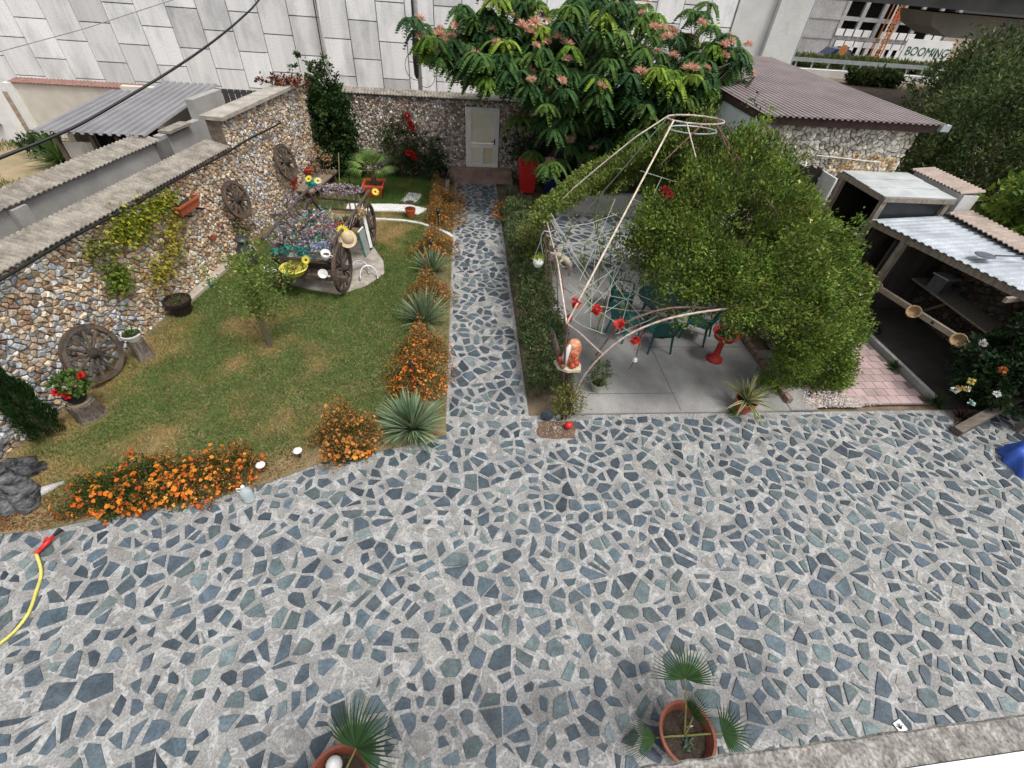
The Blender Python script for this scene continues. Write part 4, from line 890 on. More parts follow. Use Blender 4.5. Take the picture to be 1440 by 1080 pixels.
log('log_stump', cpx(206, 503), .13, .4, (-.1, .1), 'upright log by the wall carrying a white bowl of plants'); lc = cpx(206, 503)
t = lathepot('white_bowl', (lc[0]-.04, lc[1]+.04, .415), .16, .14, WHITEP, 'white bowl of small plants on the upright log', 'bowl'); tuft(t, .12, 90, .08, .025, [GM, GL], .07)
log('tree_stump', cpx(130, 585), .19, .36, (0, 0), 'broad tree stump by the wall carrying a geranium pot'); sc_ = cpx(130, 585)
t = lathepot('geranium_pot', (*sc_, .376), .15, .15, BLACKP, 'black pot of red geraniums on the broad tree stump', 'flower pot')
V3 = cloud((.02, .06, .3), (.26, .24, .18), 60, 6, .05, .075, .07, [GM, GL, (.09, .15, .03)]); npmesh('foliage', *V3, LEAF, t, local=True)
def bloom(parent, c, r, col, n=40, nm='bloom', m=None):
    d = rdir(n); P = np.array(c)+d*r*.25; return npmesh(nm, *leaves(P, d, r*rng.uniform(.7, 1.1, n), r*.7, palette(n, [col], .2)), m or PETAL, parent, local=True)
for c in ((.18, .12, .42), (-.05, -.16, .33), (.1, -.2, .3)): bloom(t, c, .06, (.7, .02, .03))
TR = thing('wall_trough', 'terracotta trough planter fixed on the stone wall', 'planter', onwall(263, 296, .12)); TR.rotation_euler = (0, 0, WA+PI/2)
build('trough', MB().add([(-.3, -.1, 0), (.3, -.1, 0), (.3, .1, 0), (-.3, .1, 0), (-.34, -.13, .2), (.34, -.13, .2), (.34, .13, .2), (-.34, .13, .2)], [(3, 2, 1, 0), (0, 1, 5, 4), (1, 2, 6, 5), (2, 3, 7, 6), (3, 0, 4, 7)]), TERRA, TR, local=True)
build('rim', MB().box((0, -.135, .19), (.72, .025, .04)).box((0, .135, .19), (.72, .025, .04)).box((-.35, 0, .19), (.025, .244, .04)).box((.35, 0, .19), (.025, .244, .04)), TERRA, TR, local=True)
build('soil', MB().box((0, 0, .16), (.64, .22, .02)), SOIL, TR, local=True)
for x in (-.2, .2): build('bracket', MB().box((x, -.08, -.02), (.03, .3, .03)), BLACKP, TR, local=True)
t = lathepot('wall_cup', onwall(301, 338, .12), .07, .1, TERRA, 'small orange cup pot fixed low on the stone wall behind the sapling')
t = thing('garden_tap', 'small blue garden tap on a grey pipe at the wall foot', 'tap', (*cpx(297, 404), .02)); build('pipe', MB().tube([(-.3, .05, .05), (0, 0, .06)], .018, 6), STEEL, t, local=True); build('tap_body', MB().ball((.03, 0, .07), (.06, .045, .05)), mat('blue_tap', (.05, .2, .35), rough=.4), t, local=True)
tag(build('wall_footing', MB().bar((*lw(8.9, .16), .03), (*lw(10.6, .16), .04), .2, .12), mat('footing', (.5, .44, .36), (.34, .29, .23), scale=4, bump=.5), org=(*lw(9.7, .16), 0)), 'narrow pale cement footing along the stone wall behind the brown pot', 'footing')
# ---- climbers on the wall
def climber(spots, label, cols, per=80, L=.075):
    q0 = onwall(*spots[0][:2], .05); t = thing('wall_climber', label, 'climbing plant', (q0[0], q0[1], .02)); A = []; off = np.array([q0[0], q0[1], .02])
    T3, N3 = np.array([LWT[0], LWT[1], 0]), np.array([LWN[0], LWN[1], 0])
    for px, py, ru, rv, k in spots:
        c = np.array(onwall(px, py, .07))-off; n = int(per*k); a = rng.normal(0, .5, (n, 2))
        P = c+T3*a[:, :1]*ru+np.array([0, 0, 1.])*a[:, 1:]*rv+N3*rng.uniform(0, .12, (n, 1)); D = rdir(n)+N3*.4+np.array([0, 0, -.3])
        A.append(leaves(P, D, L*rng.uniform(.6, 1.3, n), L*.7, palette(n, cols, .25), N=N3+rng.normal(0, .4, (n, 3))))
    npmesh('foliage', *join(*A), LEAF, t, local=True)
    st = MB()
    for px, py, ru, rv, k in spots:
        c = Vector(onwall(px, py, .05))-Vector(off); st.tube([(c.x+.06, c.y+.1, c.z-.55), (c.x+.03, c.y-.04, c.z-.25), tuple(c)], .005, 5)
    tag(build('stems', st, mat('plant_stem', W1), t, local=True), kind='stuff')
climber([(185, 315, .5, .35, 6), (170, 325, .4, .25, 4), (212, 292, .5, .22, 3), (228, 283, .4, .2, 2.5)], 'yellow green creeper hanging from the coping beside the wall trough', [(.32, .34, .03), (.25, .3, .03), (.42, .38, .04), (.14, .2, .03)])
climber([(240, 320, .3, .3, 1.8), (238, 345, .35, .35, 2.2), (225, 375, .4, .3, 2.6), (215, 388, .4, .2, 1.2)], 'sparse yellowing creeper trailing down the stone wall under the trough', [(.4, .36, .05), (.3, .3, .05), (.46, .36, .06)])
climber([(160, 385, .28, .28, 3.4), (165, 398, .28, .2, 2)], 'small bright green creeper patch low on the stone wall', [(.16, .24, .03), (.24, .3, .04), (.1, .17, .025)])
climber([(135, 345, .35, .2, 1.6), (120, 350, .2, .14, .6)], 'thin dull green creeper sprig under the coping', [(.16, .19, .05), (.24, .24, .06)])
# ---- cypress, driftwood
t = thing('cypress', 'narrow dark green cypress against the stone wall', 'cypress tree', (*cpx(72, 612), 0)); build('trunk', MB().tube([(0, 0, 0), (0, 0, 1.6)], [.04, .01], 8), BARK, t, local=True)
n = 9000; z = rng.uniform(.02, 1, n)**.85; a = rng.uniform(0, 2*PI, n); rr = .27*np.sin(np.clip(z*1.02+.1, 0, 1)**.6*PI)**.6*(.75+.25*np.sin(a*4+z*20))*rng.uniform(.5, 1, n)**.4
P = np.stack([rr*np.cos(a), rr*np.sin(a), z*1.75], 1); D = np.stack([np.cos(a)*.35, np.sin(a)*.35, np.ones(n)], 1)+rdir(n)*.35
npmesh('crown', *leaves(P, D, rng.uniform(.05, .1, n), .014, palette(n, [(.02, .06, .014), (.035, .085, .02), (.05, .11, .025), (.015, .04, .01)], .25)), LEAF, t, local=True)
t = thing('driftwood_root', 'twisted silver grey driftwood root at the paving corner by the wall', 'driftwood', (*cpx(5, 690), 0)); DR = mat('driftwood', (.15, .15, .155), (.02, .02, .022), scale=5, stretch=(1, 1, 3), bump=1, bscale=9, fine=.25, lo=.38, hi=.6)
rr = random.Random(4); mb = MB()
for k in range(13):
    a = rr.uniform(0, 6.28); r0 = rr.uniform(.0, .25); h = rr.uniform(.3, 1.0); pts = []
    for i in range(7):
        q = i/6; pts.append((r0*math.cos(a)+(.42*(1-q)**2)*math.cos(a+q*1.6)+.06*math.sin(q*9+k), r0*math.sin(a)+(.42*(1-q)**2)*math.sin(a+q*1.6)+.06*math.cos(q*8+k), -.02+h*q))
    mb.tube(pts, [.12, .11, .1, .09, .075, .05, .02], 8)
mb.tube([(.05, .1, .55), (.3, .2, .72), (.42, .3, .84)], [.05, .035, .012], 7)
build('root', mb, DR, t, local=True, smooth=True)
build('root_foot', MB().tube([(-.5, -.25, .03), (.0, -.3, .07), (.5, -.12, .05), (.75, .1, .02)], [.1, .12, .09, .03], 8), mat('pale_driftwood', (.5, .48, .46), (.28, .27, .26), scale=5, bump=.6), t, local=True, smooth=True)
# ---- sapling with many thin stems
def sapling(c, h, label):
    t = thing('shrub_sapling', label, 'shrub', (c[0], c[1], .015)); mb = MB(); A = []
    for k in range(11):
        a = random.uniform(0, 6.28); s = random.uniform(.15, .78); hh = h*random.uniform(.6, 1); pts = [(0.05*math.cos(a), .05*math.sin(a), -.02)]
        for q in (.3, .6, .85, 1): pts.append((s*q**1.3*math.cos(a)+.05*q, s*q**1.3*math.sin(a), hh*q))
        mb.tube(pts, [.007, .006, .005, .004, .002], 5); pp = np.array(pts); n = 190
        tt = rng.uniform(.25, 1, n)**.8*4; i = np.minimum(tt.astype(int), 3); f = (tt-i)[:, None]; P = pp[i]*(1-f)+pp[i+1]*f+rdir(n)*rng.uniform(.02, .19, (n, 1))
        A.append(leaves(P, rdir(n)+np.array([0, 0, .2]), rng.uniform(.045, .085, n), .034, palette(n, [(.17, .26, .05), (.12, .21, .04), (.23, .31, .06), (.09, .15, .03), (.3, .32, .08)], .2)))
    build('stems', mb, mat('grey_stem', (.2, .17, .12)), t, local=True); npmesh('crown', *join(*A), LEAF, t, local=True)
sapling(cpx(378, 489), 2.35, 'airy light green sapling with many thin stems on the lawn before the wagon')
# ---- plants against the walls at the back
def shrub(name, c, radii, nclump, per, L, Wd, cols, label, cat='shrub', z=0., cr=.14, stems=6, inner=.5, group=None):
    t = thing(name, label, cat, (c[0], c[1], z), group=group)
    npmesh('foliage', *cloud((0, 0, radii[2]), radii, nclump, per, cr, L, Wd, cols, inner=inner), LEAF, t, local=True)
    mb = MB()
    for k in range(stems):
        a = 6.28*k/stems; mb.tube([(.05*math.cos(a), .05*math.sin(a), -.02-z*0), (radii[0]*.35*math.cos(a), radii[1]*.35*math.sin(a), radii[2]*.8), (radii[0]*.7*math.cos(a), radii[1]*.7*math.sin(a), radii[2]*1.5)], [.02, .014, .005], 5)
    tag(build('stems', mb, BARK, t, local=True), kind='stuff'); return t
DK1 = [(.016, .04, .012), (.025, .06, .016), (.04, .085, .02), (.06, .11, .028)]
t = shrub('corner_ivy', (-4.25, 16.75), (.75, .5, 1.5), 330, 22, .11, .085, DK1, 'tall dark ivy shrub climbing in the corner of the two stone walls', inner=.35, cr=.2)
npmesh('upper_sprays', *cloud((-.2, .1, 3.05), (.75, .4, .55), 46, 16, .12, .1, .06, DK1+[(.08, .1, .03)], inner=.1, up=.6), LEAF, t, local=True)
P0 = onwall(400, 122, -.1); t = thing('red_creeper', 'dark red leaved creeper lying on the raised wall coping', 'creeper', (P0[0], P0[1], 2.87)); npmesh('foliage', *cloud((0, 0, .1), (.75, .3, .1), 46, 12, .1, .09, .05, [(.2, .045, .03), (.14, .03, .025), (.27, .09, .04), (.1, .05, .03)], inner=.1), LEAF, t, local=True)
t = shrub('dried_shrub', cpx(455, 262), (.45, .4, .62), 70, 9, .08, .045, [(.36, .2, .09), (.28, .15, .07), (.45, .3, .16), (.4, .34, .22)], 'dried shrub with brown orange leaves beside the corner ivy', z=0, inner=.4)
tag(build('bamboo_stake', MB().tube([G(478, 272), atY(476, 215, G(478, 272)[1])], .014, 6), mat('bamboo', (.5, .4, .22)), org=G(478, 272)), 'thin bamboo stake standing before the dried shrub', 'stake')
shrub('back_shrub', cpx(500, 250), (.7, .35, .5), 90, 16, .09, .05, [GD, GM, (.07, .11, .03)], 'green shrub at the wall foot behind the potted palm', inner=.3)
t = shrub('rose_bush', (-2.15, 16.85), (.75, .38, 1.05), 170, 18, .075, .045, [GD, GM, (.08, .09, .03), (.11, .085, .035)], 'bronze green bush with red flowers against the back stone wall', inner=.35)
for c in ((.35, -.3, 2.05), (.42, -.32, 1.85), (.48, -.35, 1.72), (.4, -.4, .95), (.3, -.42, 1.0), (.5, -.38, .85)): bloom(t, c, .1, (.5, .02, .02), 50)
shrub('dark_shrub', (-1.4, 16.85), (.8, .4, .75), 170, 18, .07, .04, DK1, 'dark round shrub against the back wall near the steps', inner=.35)
for k, (p, s) in enumerate((((448, 265), .3), ((492, 262), .25), ((560, 250), .3), ((603, 256), .25))):
    rosette('grass_tuft', cpx(*p), 60, .5*s/.3, .016, ['tall grass tuft at the foot of the dried shrub', 'tall grass tuft left of the square red planter by the stake', 'tall grass tuft behind the square red planter', 'tall grass tuft by the small kerb near the steps'][k], [GM, GL, (.14, .17, .05)], .3, cat='grass tuft')
# palm in a square red planter
PP_ = thing('potted_palm', 'fan palm in a square orange red planter on the back lawn', 'potted palm', (*cpx(528, 276), .02))
sq = lambda r, z: [(-r, -r, z), (r, -r, z), (r, r, z), (-r, r, z)]
build('planter', MB().add(sq(.21, 0)+sq(.3, .36)+sq(.33, .36)+sq(.33, .42)+sq(.28, .42)+sq(.27, .34), [(3, 2, 1, 0)]+[(4*a+i, 4*a+(i+1) % 4, 4*a+4+(i+1) % 4, 4*a+4+i) for a in range(5) for i in range(4)]), mat('orange_planter', (.62, .1, .045), (.52, .08, .04), rough=.5, bump=.04), PP_, local=True)
build('soil', MB().add(sq(.272, .36), [(0, 1, 2, 3)]), SOIL, PP_, local=True); build('trunk', MB().tube([(0, 0, .34), (.02, 0, .55), (0, 0, .78)], [.07, .085, .07], 10), mat('palm_fibre', (.12, .075, .045), (.05, .03, .02), scale=12, bump=1, bscale=25), PP_, local=True)
def fan(parent, base, d, petiole, R, nseg, cols, spread=2.4, droopk=.25, nm='frond', roll=0.):
    """a fan-palm frond: petiole, then blades radiating in a slightly cupped plane"""
    d = np.array(d, float); d /= np.linalg.norm(d); base = np.array(base, float); hub = base+d*petiole+np.array([0, 0, -.05*petiole])
    s = np.cross(d, [0, 0, 1.]); s /= max(np.linalg.norm(s), 1e-6); u = np.cross(s, d)
    s, u = s*math.cos(roll)+u*math.sin(roll), -s*math.sin(roll)+u*math.cos(roll)
    a = np.linspace(-spread/2, spread/2, nseg); DD = np.cos(a)[:, None]*d+np.sin(a)[:, None]*s; Lr = R*(1-.18*np.abs(a/spread*2)**2); w = R*spread/nseg*.6
    V, Fc = [], []; C = []
    pal = palette(nseg, cols, .15)
    for i in range(nseg):
        D_, L_ = DD[i], Lr[i]; sd = np.cross(u, D_); o = len(V)
        for q, wk, dz in ((.03, .25, 0), (.33, 1.0, 0), (.6, .5, -.02), (1.0, .03, -droopk*.5)):
            c = hub+D_*L_*q+u*(.06*R*math.sin(q*PI))+np.array([0, 0, dz*R])
            V += [c-sd*w*wk*.5*(q*1.5+.25 if q < .5 else 1)-u*.0, c+u*w*wk*.16, c+sd*w*wk*.5*(q*1.5+.25 if q < .5 else 1)]; C += [pal[i]]*3
        for k in range(3):
            b = o+3*k; Fc += [(b, b+1, b+4), (b, b+4, b+3), (b+1, b+2, b+5), (b+1, b+5, b+4)]
    fo = npmesh(nm, np.array(V), np.array(Fc), np.array(C), LEAF, parent, local=True)
    build('petiole', MB().tube([tuple(base), tuple(base+d*petiole*.5+np.array([0, 0, .02])), tuple(hub)], [.011, .009, .007], 6), mat('petiole', (.16, .2, .06), (.2, .16, .05)), fo, local=True)
for k, (dx, dy, dz) in enumerate(((-1, -.2, .5), (-.7, .5, .6), (.1, -.4, 1.1), (.6, -.2, .9), (1, -.1, .25), (-.9, -.6, .25), (.5, .7, .6), (-.2, .6, 1), (.8, -.7, .3))): fan(PP_, (0, 0, .76), (dx, dy, dz), .3, .58, 17, [(.14, .25, .06), (.19, .31, .075), (.11, .2, .05), (.26, .35, .09)], 1.9, .35)
t = lathepot('small_pot', (*cpx(578, 306), .02), .15, .26, mat('bright_terracotta', (.58, .12, .05), (.45, .09, .04), rough=.6, bump=.05), 'small terracotta pot of bright green grass by the white edging strip', 'flower pot'); rosette('', (0, 0), 60, .26, .012, '', [(.2, .32, .05), (.28, .38, .06)], .2, parent=t, up=.5, nm='plant').children[-1].location.z = .23
t.children[-1]['kind'] = 'stuff'
t = lathepot('black_pot', (*cpx(623, 250), .02), .17, .3, BLACKP, 'black pot standing beside the door steps'); tuft(t, .3, 60, .12, .03, DK1, .09)
for p, s, lab in (((609, 249), .13, 'pale rounded stone block at the corner of the small kerb'), ((617, 247), .1, 'grey stone beside the black pot')):
    tag(build('garden_stone', MB().ball((*cpx(*p), s*.8), (s, s*.9, s), 10, 8, jit=.06), mat('garden_stone', (.45, .42, .36), (.28, .26, .22), scale=6, bump=.5), org=(*cpx(*p), 0), smooth=True), lab, 'stone')
# ================================================================ decorated wagon
WG = thing('wooden_wagon', 'old horse wagon with spoked wheels filled with artificial flowers', 'wagon', (-3.46, 9.62, .035), -.12)
wd = mat('wagon_wood', (.13, .1, .08), (.06, .045, .036), scale=6, bump=.6, fine=.2)
for x, y, R in ((.7, 0, .56), (-.7, 0, .5), (.72, 2.1, .58), (-.72, 2.1, .58)):
    o = wheel(WG, R, 12, wd, .065, True, True); o.location = (x, y, R)
build('front_axle', MB().tube([(-.85, 0, .5), (.85, 0, .54)], .045, 8), wd, WG, local=True); build('rear_axle', MB().tube([(-.85, 2.1, .58), (.85, 2.1, .58)], .045, 8), wd, WG, local=True)
build('front_bolster', MB().box((0, 0, .66), (1.1, .14, .14)), wd, WG, local=True); build('rear_bolster', MB().box((0, 2.1, .68), (1.1, .14, .12)), wd, WG, local=True)
build('reach_pole', MB().tube([(0, -.3, .52), (0, 2.3, .6)], .045, 8), wd, WG, local=True)
build('front_beam', MB().box((.02, -.36, .5), (1.75, .1, .1)), wd, WG, local=True)
for s in (-.35, .35): build('shaft', MB().tube([(s, 0, .55), (s*1.1, -.4, .5)], .035, 6), wd, WG, local=True)
for k in range(6): build('floor_plank', MB().box((-.4+.16*k, 1.05, .76), (.15, 2.5, .035)), GREYWOOD, WG, local=True)
for s in (-1, 1):
    build('lower_rail', MB().tube([(s*.5, -.3, .82), (s*.5, 2.4, .82)], .03, 6), wd, WG, local=True)
    build('upper_rail', MB().tube([(s*.72, -.35, 1.3), (s*.74, 2.5, 1.36)], .034, 6), wd, WG, local=True)
    for k in range(9): build('rung', MB().tube([(s*.5, -.2+.31*k, .82), (s*.73, -.2+.31*k, 1.32)], .016, 5), wd, WG, local=True)
for z in (.85, 1.1, 1.33): build('tail_rail', MB().tube([(-.55-.12*(z-.85), 2.42, z), (.55+.12*(z-.85), 2.42, z)], .028, 6), wd, WG, local=True)
for k in range(8): build('tail_rung', MB().box((-.49+.14*k, 2.42, 1.08), (.035, .02, .5)), GREYWOOD, WG, local=True)
for z in (.84, 1.02): build('front_rail', MB().tube([(-.6, -.25, z), (.6, -.25, z)], .026, 6), wd, WG, local=True)
wmat = Matrix.Translation((-3.46, 9.62, .035)) @ Matrix.Rotation(-.12, 4, 'Z')
def wpos(x, y, z): return tuple(wmat @ Vector((x, y, z)))
def flowers(name, c, radii, n, cols, label, fs=.03, green=0., k=5):
    t = thing(name, label, 'artificial flowers', c)
    P = rdir(n)*rng.uniform(.2, 1, (n, 1))**.5*np.array(radii); PP = np.repeat(P, k, 0); d = rdir(n*k)
    A = [leaves(PP, d, np.repeat(rng.uniform(.7, 1.3, n), k)*fs, fs*.8, np.repeat(palette(n, cols, .2), k, 0))]
    tag(npmesh('petals', *join(*A), PETAL, t, local=True), kind='stuff')
    m = int(n*1.3); Q = rdir(m)*rng.uniform(.1, 1, (m, 1))**.5*np.array(radii)*.95; tag(npmesh('twigs', *leaves(Q, rdir(m), .09, .008, palette(m, [(.09, .06, .045), (.06, .05, .04), (.05, .08, .03)], .2)), LEAF, t, local=True), kind='stuff')
    return t
PUR = [(.1, .15, .06), (.13, .1, .1), (.62, .6, .6), (.3, .22, .29), (.48, .38, .45), (.62, .54, .58), (.36, .24, .3), (.7, .67, .7), (.22, .17, .24)]
flowers('purple_flowers', wpos(-.35, .85, 1.04), (.5, 1.0, .2), 560, PUR, 'mass of purple and mauve artificial flowers filling the wagon bed', .036)
flowers('mauve_flowers', wpos(.15, .45, 1.02), (.5, .6, .18), 240, PUR+[(.5, .2, .3)], 'pinkish mauve artificial flowers in the front half of the wagon', .036)
flowers('pink_flowers', wpos(.0, 2.42, 1.36), (.68, .2, .15), 300, [(.5, .38, .44), (.62, .52, .56), (.38, .25, .32)], 'dusty pink artificial flowers strung along the tail rail of the wagon', .034)
flowers('mauve_flowers', wpos(-.9, 1.4, 1.2), (.28, .9, .3), 260, PUR, 'mauve artificial flowers trailing over the wagon side toward the wall', .034)
flowers('teal_flowers', wpos(-.15, -.28, 1.02), (.5, .14, .14), 48, [(.03, .33, .3), (.02, .25, .24), (.06, .42, .38)], 'teal artificial flowers along the front rail of the wagon', .06, k=7)
flowers('blue_flowers', wpos(.35, -.1, 1.08), (.25, .2, .14), 70, [(.25, .32, .5), (.35, .42, .58), (.5, .52, .62)], 'pale blue artificial flowers at the front corner of the wagon', .045)
flowers('teal_flowers', wpos(-.7, 2.5, 1.42), (.17, .1, .1), 22, [(.03, .33, .26), (.04, .4, .3)], 'teal artificial flowers on the rear wall-side corner of the wagon', .07, k=7)
flowers('white_flowers', wpos(-.75, .3, 1.12), (.22, .5, .18), 90, [(.6, .58, .6), (.5, .46, .52)], 'white artificial flowers along the wall side of the wagon', .036)
flowers('pink_bow', wpos(.05, 1.2, .95), (.25, .3, .1), 70, [(.5, .2, .28), (.42, .16, .22)], 'deep pink artificial petals in the middle of the wagon bed', .05)
flowers('mixed_flowers', wpos(-.1, .9, 1.12), (.55, .95, .2), 190, [(.62, .6, .58), (.05, .34, .3), (.7, .58, .12), (.55, .12, .12), (.2, .3, .5), (.14, .22, .05)], 'scattered white, teal, yellow and red artificial flowers among the mauve ones', .045)
for (x, y, z), r_, m_, lab in (((-.95, .15, .0), .13, TERRA, 'terracotta pot on the ground beside the front wall-side wagon wheel'), ((.18, 1.55, .78), .1, TERRA, 'small terracotta pot standing on the wagon floor'), ((.32, 1.75, .78), .09, BLACKP, 'small black pot standing on the wagon floor'), ((.3, .12, .95), .09, WHITEP, 'small white pot at the front corner of the wagon bed'), ((-.45, 1.95, .78), .11, mat('blue_pot', (.06, .2, .38)), 'blue pot near the tail of the wagon'), ((-1.15, .6, .0), .14, WHITEP, 'white pot on the ground between milk can and wagon')):
    t = lathepot('wagon_pot', wpos(x, y, z), r_, r_*1.5, m_, lab, 'flower pot'); tuft(t, r_*1.4, 50, .09, .03, [GM, GL, (.2, .24, .06)], r_*.5)
def daisy(c, r, label, tilt=(-.9, 0, 0), petal=(.8, .68, .08), eye=(.1, .05, .02)):
    t = thing('yellow_daisy', label, 'artificial flower', c); t.rotation_euler = tilt; k = 13; a = np.arange(k)*2*PI/k
    D = np.stack([np.cos(a), np.sin(a), np.full(k, .12)], 1); P = D*r*.2
    npmesh('petals', *leaves(P, D, r*.85, r*.42, palette(k, [petal], .1), N=np.tile([0, 0, 1.], (k, 1))), PETAL, t, local=True)
    build('eye', MB().ball((0, 0, .01), (r*.25, r*.25, r*.12), 10, 6), mat('eye_%.2f' % eye[0], eye), t, local=True)
daisy(wpos(.12, -.42, .93), .1, 'yellow daisy hanging on the front rail above the cups', (.95, 0, -.1)); daisy(wpos(.74, .32, 1.3), .13, 'large yellow daisy on the near side rail of the wagon', (.9, .2, 0))
daisy(wpos(-.72, 2.45, 1.55), .1, 'yellow daisy on top of the rear teal flowers', (.6, -.2, 0)); daisy(wpos(-.52, 2.5, 1.5), .1, 'pale yellow daisy at the rear of the wagon next to the dusty pink flowers', (.7, .1, 0), (.75, .7, .35)); daisy(wpos(.95, 2.35, 1.4), .1, 'small yellow daisy near the rear path-side wheel', (.7, .4, 0))
t = thing('straw_hat', 'cream straw hat hanging on the side rail under the large daisy', 'hat', wpos(.82, .3, 1.12)); build('crown', MB().ball((0, 0, 0), (.14, .1, .17), 14, 10), mat('straw_hat', (.62, .5, .33), (.5, .38, .24), scale=14, bump=.3), t, local=True, smooth=True); build('brim', MB().lathe([(.12, 0), (.2, .01), (.2, .02), (.12, .02)], 18), mat('straw_hat', W1), t, local=True).rotation_euler = (.9, .5, 0)
flowers('cream_flowers', wpos(.85, 1.3, 1.3), (.14, .16, .12), 36, [(.62, .5, .26), (.55, .36, .2)], 'cream and tan artificial flowers on the path side of the wagon', .06)
t = thing('painted_board', 'white board with teal edge leaning on the wagon side', 'board', wpos(.98, .95, .55)); t.rotation_euler = (.42, .3, -.5)
build('board', MB().box((0, 0, .3), (.03, .17, 1.0)), mat('board_white', (.7, .72, .7), (.5, .56, .54), scale=4), t, local=True); build('teal_edge', MB().box((0, -.1, .3), (.034, .03, 1.0)), mat('board_teal', (.1, .4, .36)), t, local=True)
tag(build('white_strip', MB().bar(wpos(1.0, 1.25, .45), wpos(.86, 1.45, 1.35), .07, .02), WHITEP, org=wpos(1.0, 1.25, .45)), 'narrow white strip leaning on the wagon behind the painted board', 'strip')
t = thing('yellow_basin', 'pale yellow basin of plants on the front beam of the wagon', 'basin', wpos(-.2, -.42, .56)); build('bowl', MB().lathe([(0, 0), (.17, 0), (.23, .07), (.28, .16), (.3, .16), (.3, .175), (.27, .175), (.24, .12), (0, .11)], 24), YELLOWP, t, local=True, smooth=True); tuft(t, .12, 130, .06, .03, [(.16, .14, .04), (.2, .2, .05), (.3, .22, .08)], .11)
for (x, y, z), lab, ry in (((-.78, -.38, .56), 'white enamel cup at the wall end of the wagon front beam', .5), ((.42, -.44, .58), 'white enamel cup tipped on the wagon front beam', .7), ((.5, -.3, .95), 'white enamel mug among the front flowers', .4)):
    t = thing('enamel_cup', lab, 'cup', wpos(x, y, z)); t.rotation_euler = (ry, .3, 0)
    build('cup_body', MB().lathe([(0, 0), (.08, 0), (.1, .17), (.095, .17), (.075, .015), (0, .015)], 18), WHITEP, t, local=True, smooth=True); build('cup_handle', MB().tube([(.09, 0, .14), (.15, 0, .12), (.15, 0, .06), (.085, 0, .04)], .01, 6), WHITEP, t, local=True)
t = thing('milk_can', 'dark metal milk can beside the wagon on the wall side', 'milk can', (*cpx(352, 372), .02)); build('can_body', MB().lathe([(0, 0), (.19, 0), (.2, .03), (.2, .4), (.12, .52), (.12, .6), (.15, .62), (.14, .66), (0, .68)], 20), mat('can_metal', (.1, .11, .13), (.06, .065, .075), rough=.4, metal=.4), t, local=True, smooth=True); build('can_handle', MB().tube([(.2, 0, .3), (.26, 0, .36), (.22, 0, .48), (.13, 0, .5)], .014, 6), STEEL, t, local=True)
t = lathepot('white_bucket', (*wpos(-.95, .9, .98)[:2], .0), .15, .26, WHITEP, 'white bucket of broad green leaves on a post beside the wagon', 'bucket'); t.location.z = .85
rosette('', (0, 0), 16, .38, .12, '', [(.16, .3, .04), (.24, .38, .06), (.1, .22, .03)], .3, parent=t, nm='leaves').children[-1].location.z = .22
build('support_post', MB().tube([(0, 0, -.85), (0, 0, 0)], .05, 8), wd, t, local=True)
shrub('red_flower_bush', cpx(335, 348), (.3, .3, .42), 60, 10, .08, .05, [GM, GL], 'leafy green bush between sapling and stone wall with red blossoms', inner=.3)
q = cpx(335, 348); t = thing('red_blossom', 'orange red blossom cluster on top of the bush before the leaning wheel', 'blossom', (q[0], q[1]+.1, .86)); bloom(t, (0, 0, 0), .14, (.66, .1, .03), 60); bloom(t, (.16, .05, -.06), .1, (.62, .03, .02), 40)
for p, lab in (((520, 395), 'small grey iron wheel rim fragment on the pad beside the wagon'), ((508, 388), 'bent grey iron bar on the pad beside the front wagon wheel')):
    c = cpx(*p); tag(build('iron_scrap', MB().tube([(c[0]+.2*math.cos(a), c[1]+.25*math.sin(a), .06+.22*abs(math.sin(a*.8))) for a in np.linspace(0, 3.6, 14)], .02, 6), STEEL, org=(*c, .03)), lab, 'scrap iron')
# ================================================================ silk tree
ST_ = thing('silk_tree', 'spreading silk tree with drooping fronds and pink blossoms by the back wall', 'tree', (3.9, 15.6, 0))
def R3(x, y, z): return (x-3.9, y-15.6, z)
tips = []
tk = MB(); tk.tube([R3(3.9, 15.6, -.05), R3(3.85, 15.6, 1.0), R3(3.7, 15.5, 1.9), R3(3.6, 15.4, 2.5)], [.17, .14, .12, .1], 10)
build('trunk', tk, BARK, ST_, local=True, smooth=True)
nc = 620; cs = []
for i in range(nc):
    # umbrella-shaped crown, flat on top, uneven
    a = random.uniform(0, 6.28); r = random.uniform(0, 1)**.5; x = 3.45+4.6*r*math.cos(a); y = 15.1+2.2*r*math.sin(a)
    zt = 5.45-1.5*r*r+.35*math.sin(x*2.1)+.3*math.sin(y*2.6+x); z = zt-random.uniform(0, 1)**1.4*2.7*(1-.3*r)
    if x < 2.2 and z < 3.1+.25*(2.2-x): z = 3.2+.25*(2.2-x)+random.uniform(0, .6)
    cs.append((x, y, z, zt-z))
for px, py in ((650, 8), (680, 15), (700, 28), (720, 8), (745, 25), (760, 8), (690, 55), (730, 55), (710, 90), (575, 25), (590, 40), (605, 52), (625, 65), (640, 75), (655, 90), (672, 82), (645, 100), (668, 112), (690, 120), (1025, 50), (1012, 62), (1035, 75), (1015, 95), (990, 105), (960, 130), (1000, 35), (700, 60), (680, 45), (730, 165), (760, 170), (750, 215), (770, 235), (790, 225), (800, 205), (870, 210), (860, 170), (900, 175), (920, 160), (880, 185), (830, 215), (850, 195), (820, 170), (780, 180)):
    q = atY(px, py, 14.3+random.uniform(-.4, .6)); cs.append((*q, .2))
for k in range(150): x = random.uniform(3.3, 6.6); cs.append((x, random.uniform(14.7, 16.4), random.uniform(1.5, 3.3), 2))
br = MB(); V, Fc, C, off = [], [], [], 0
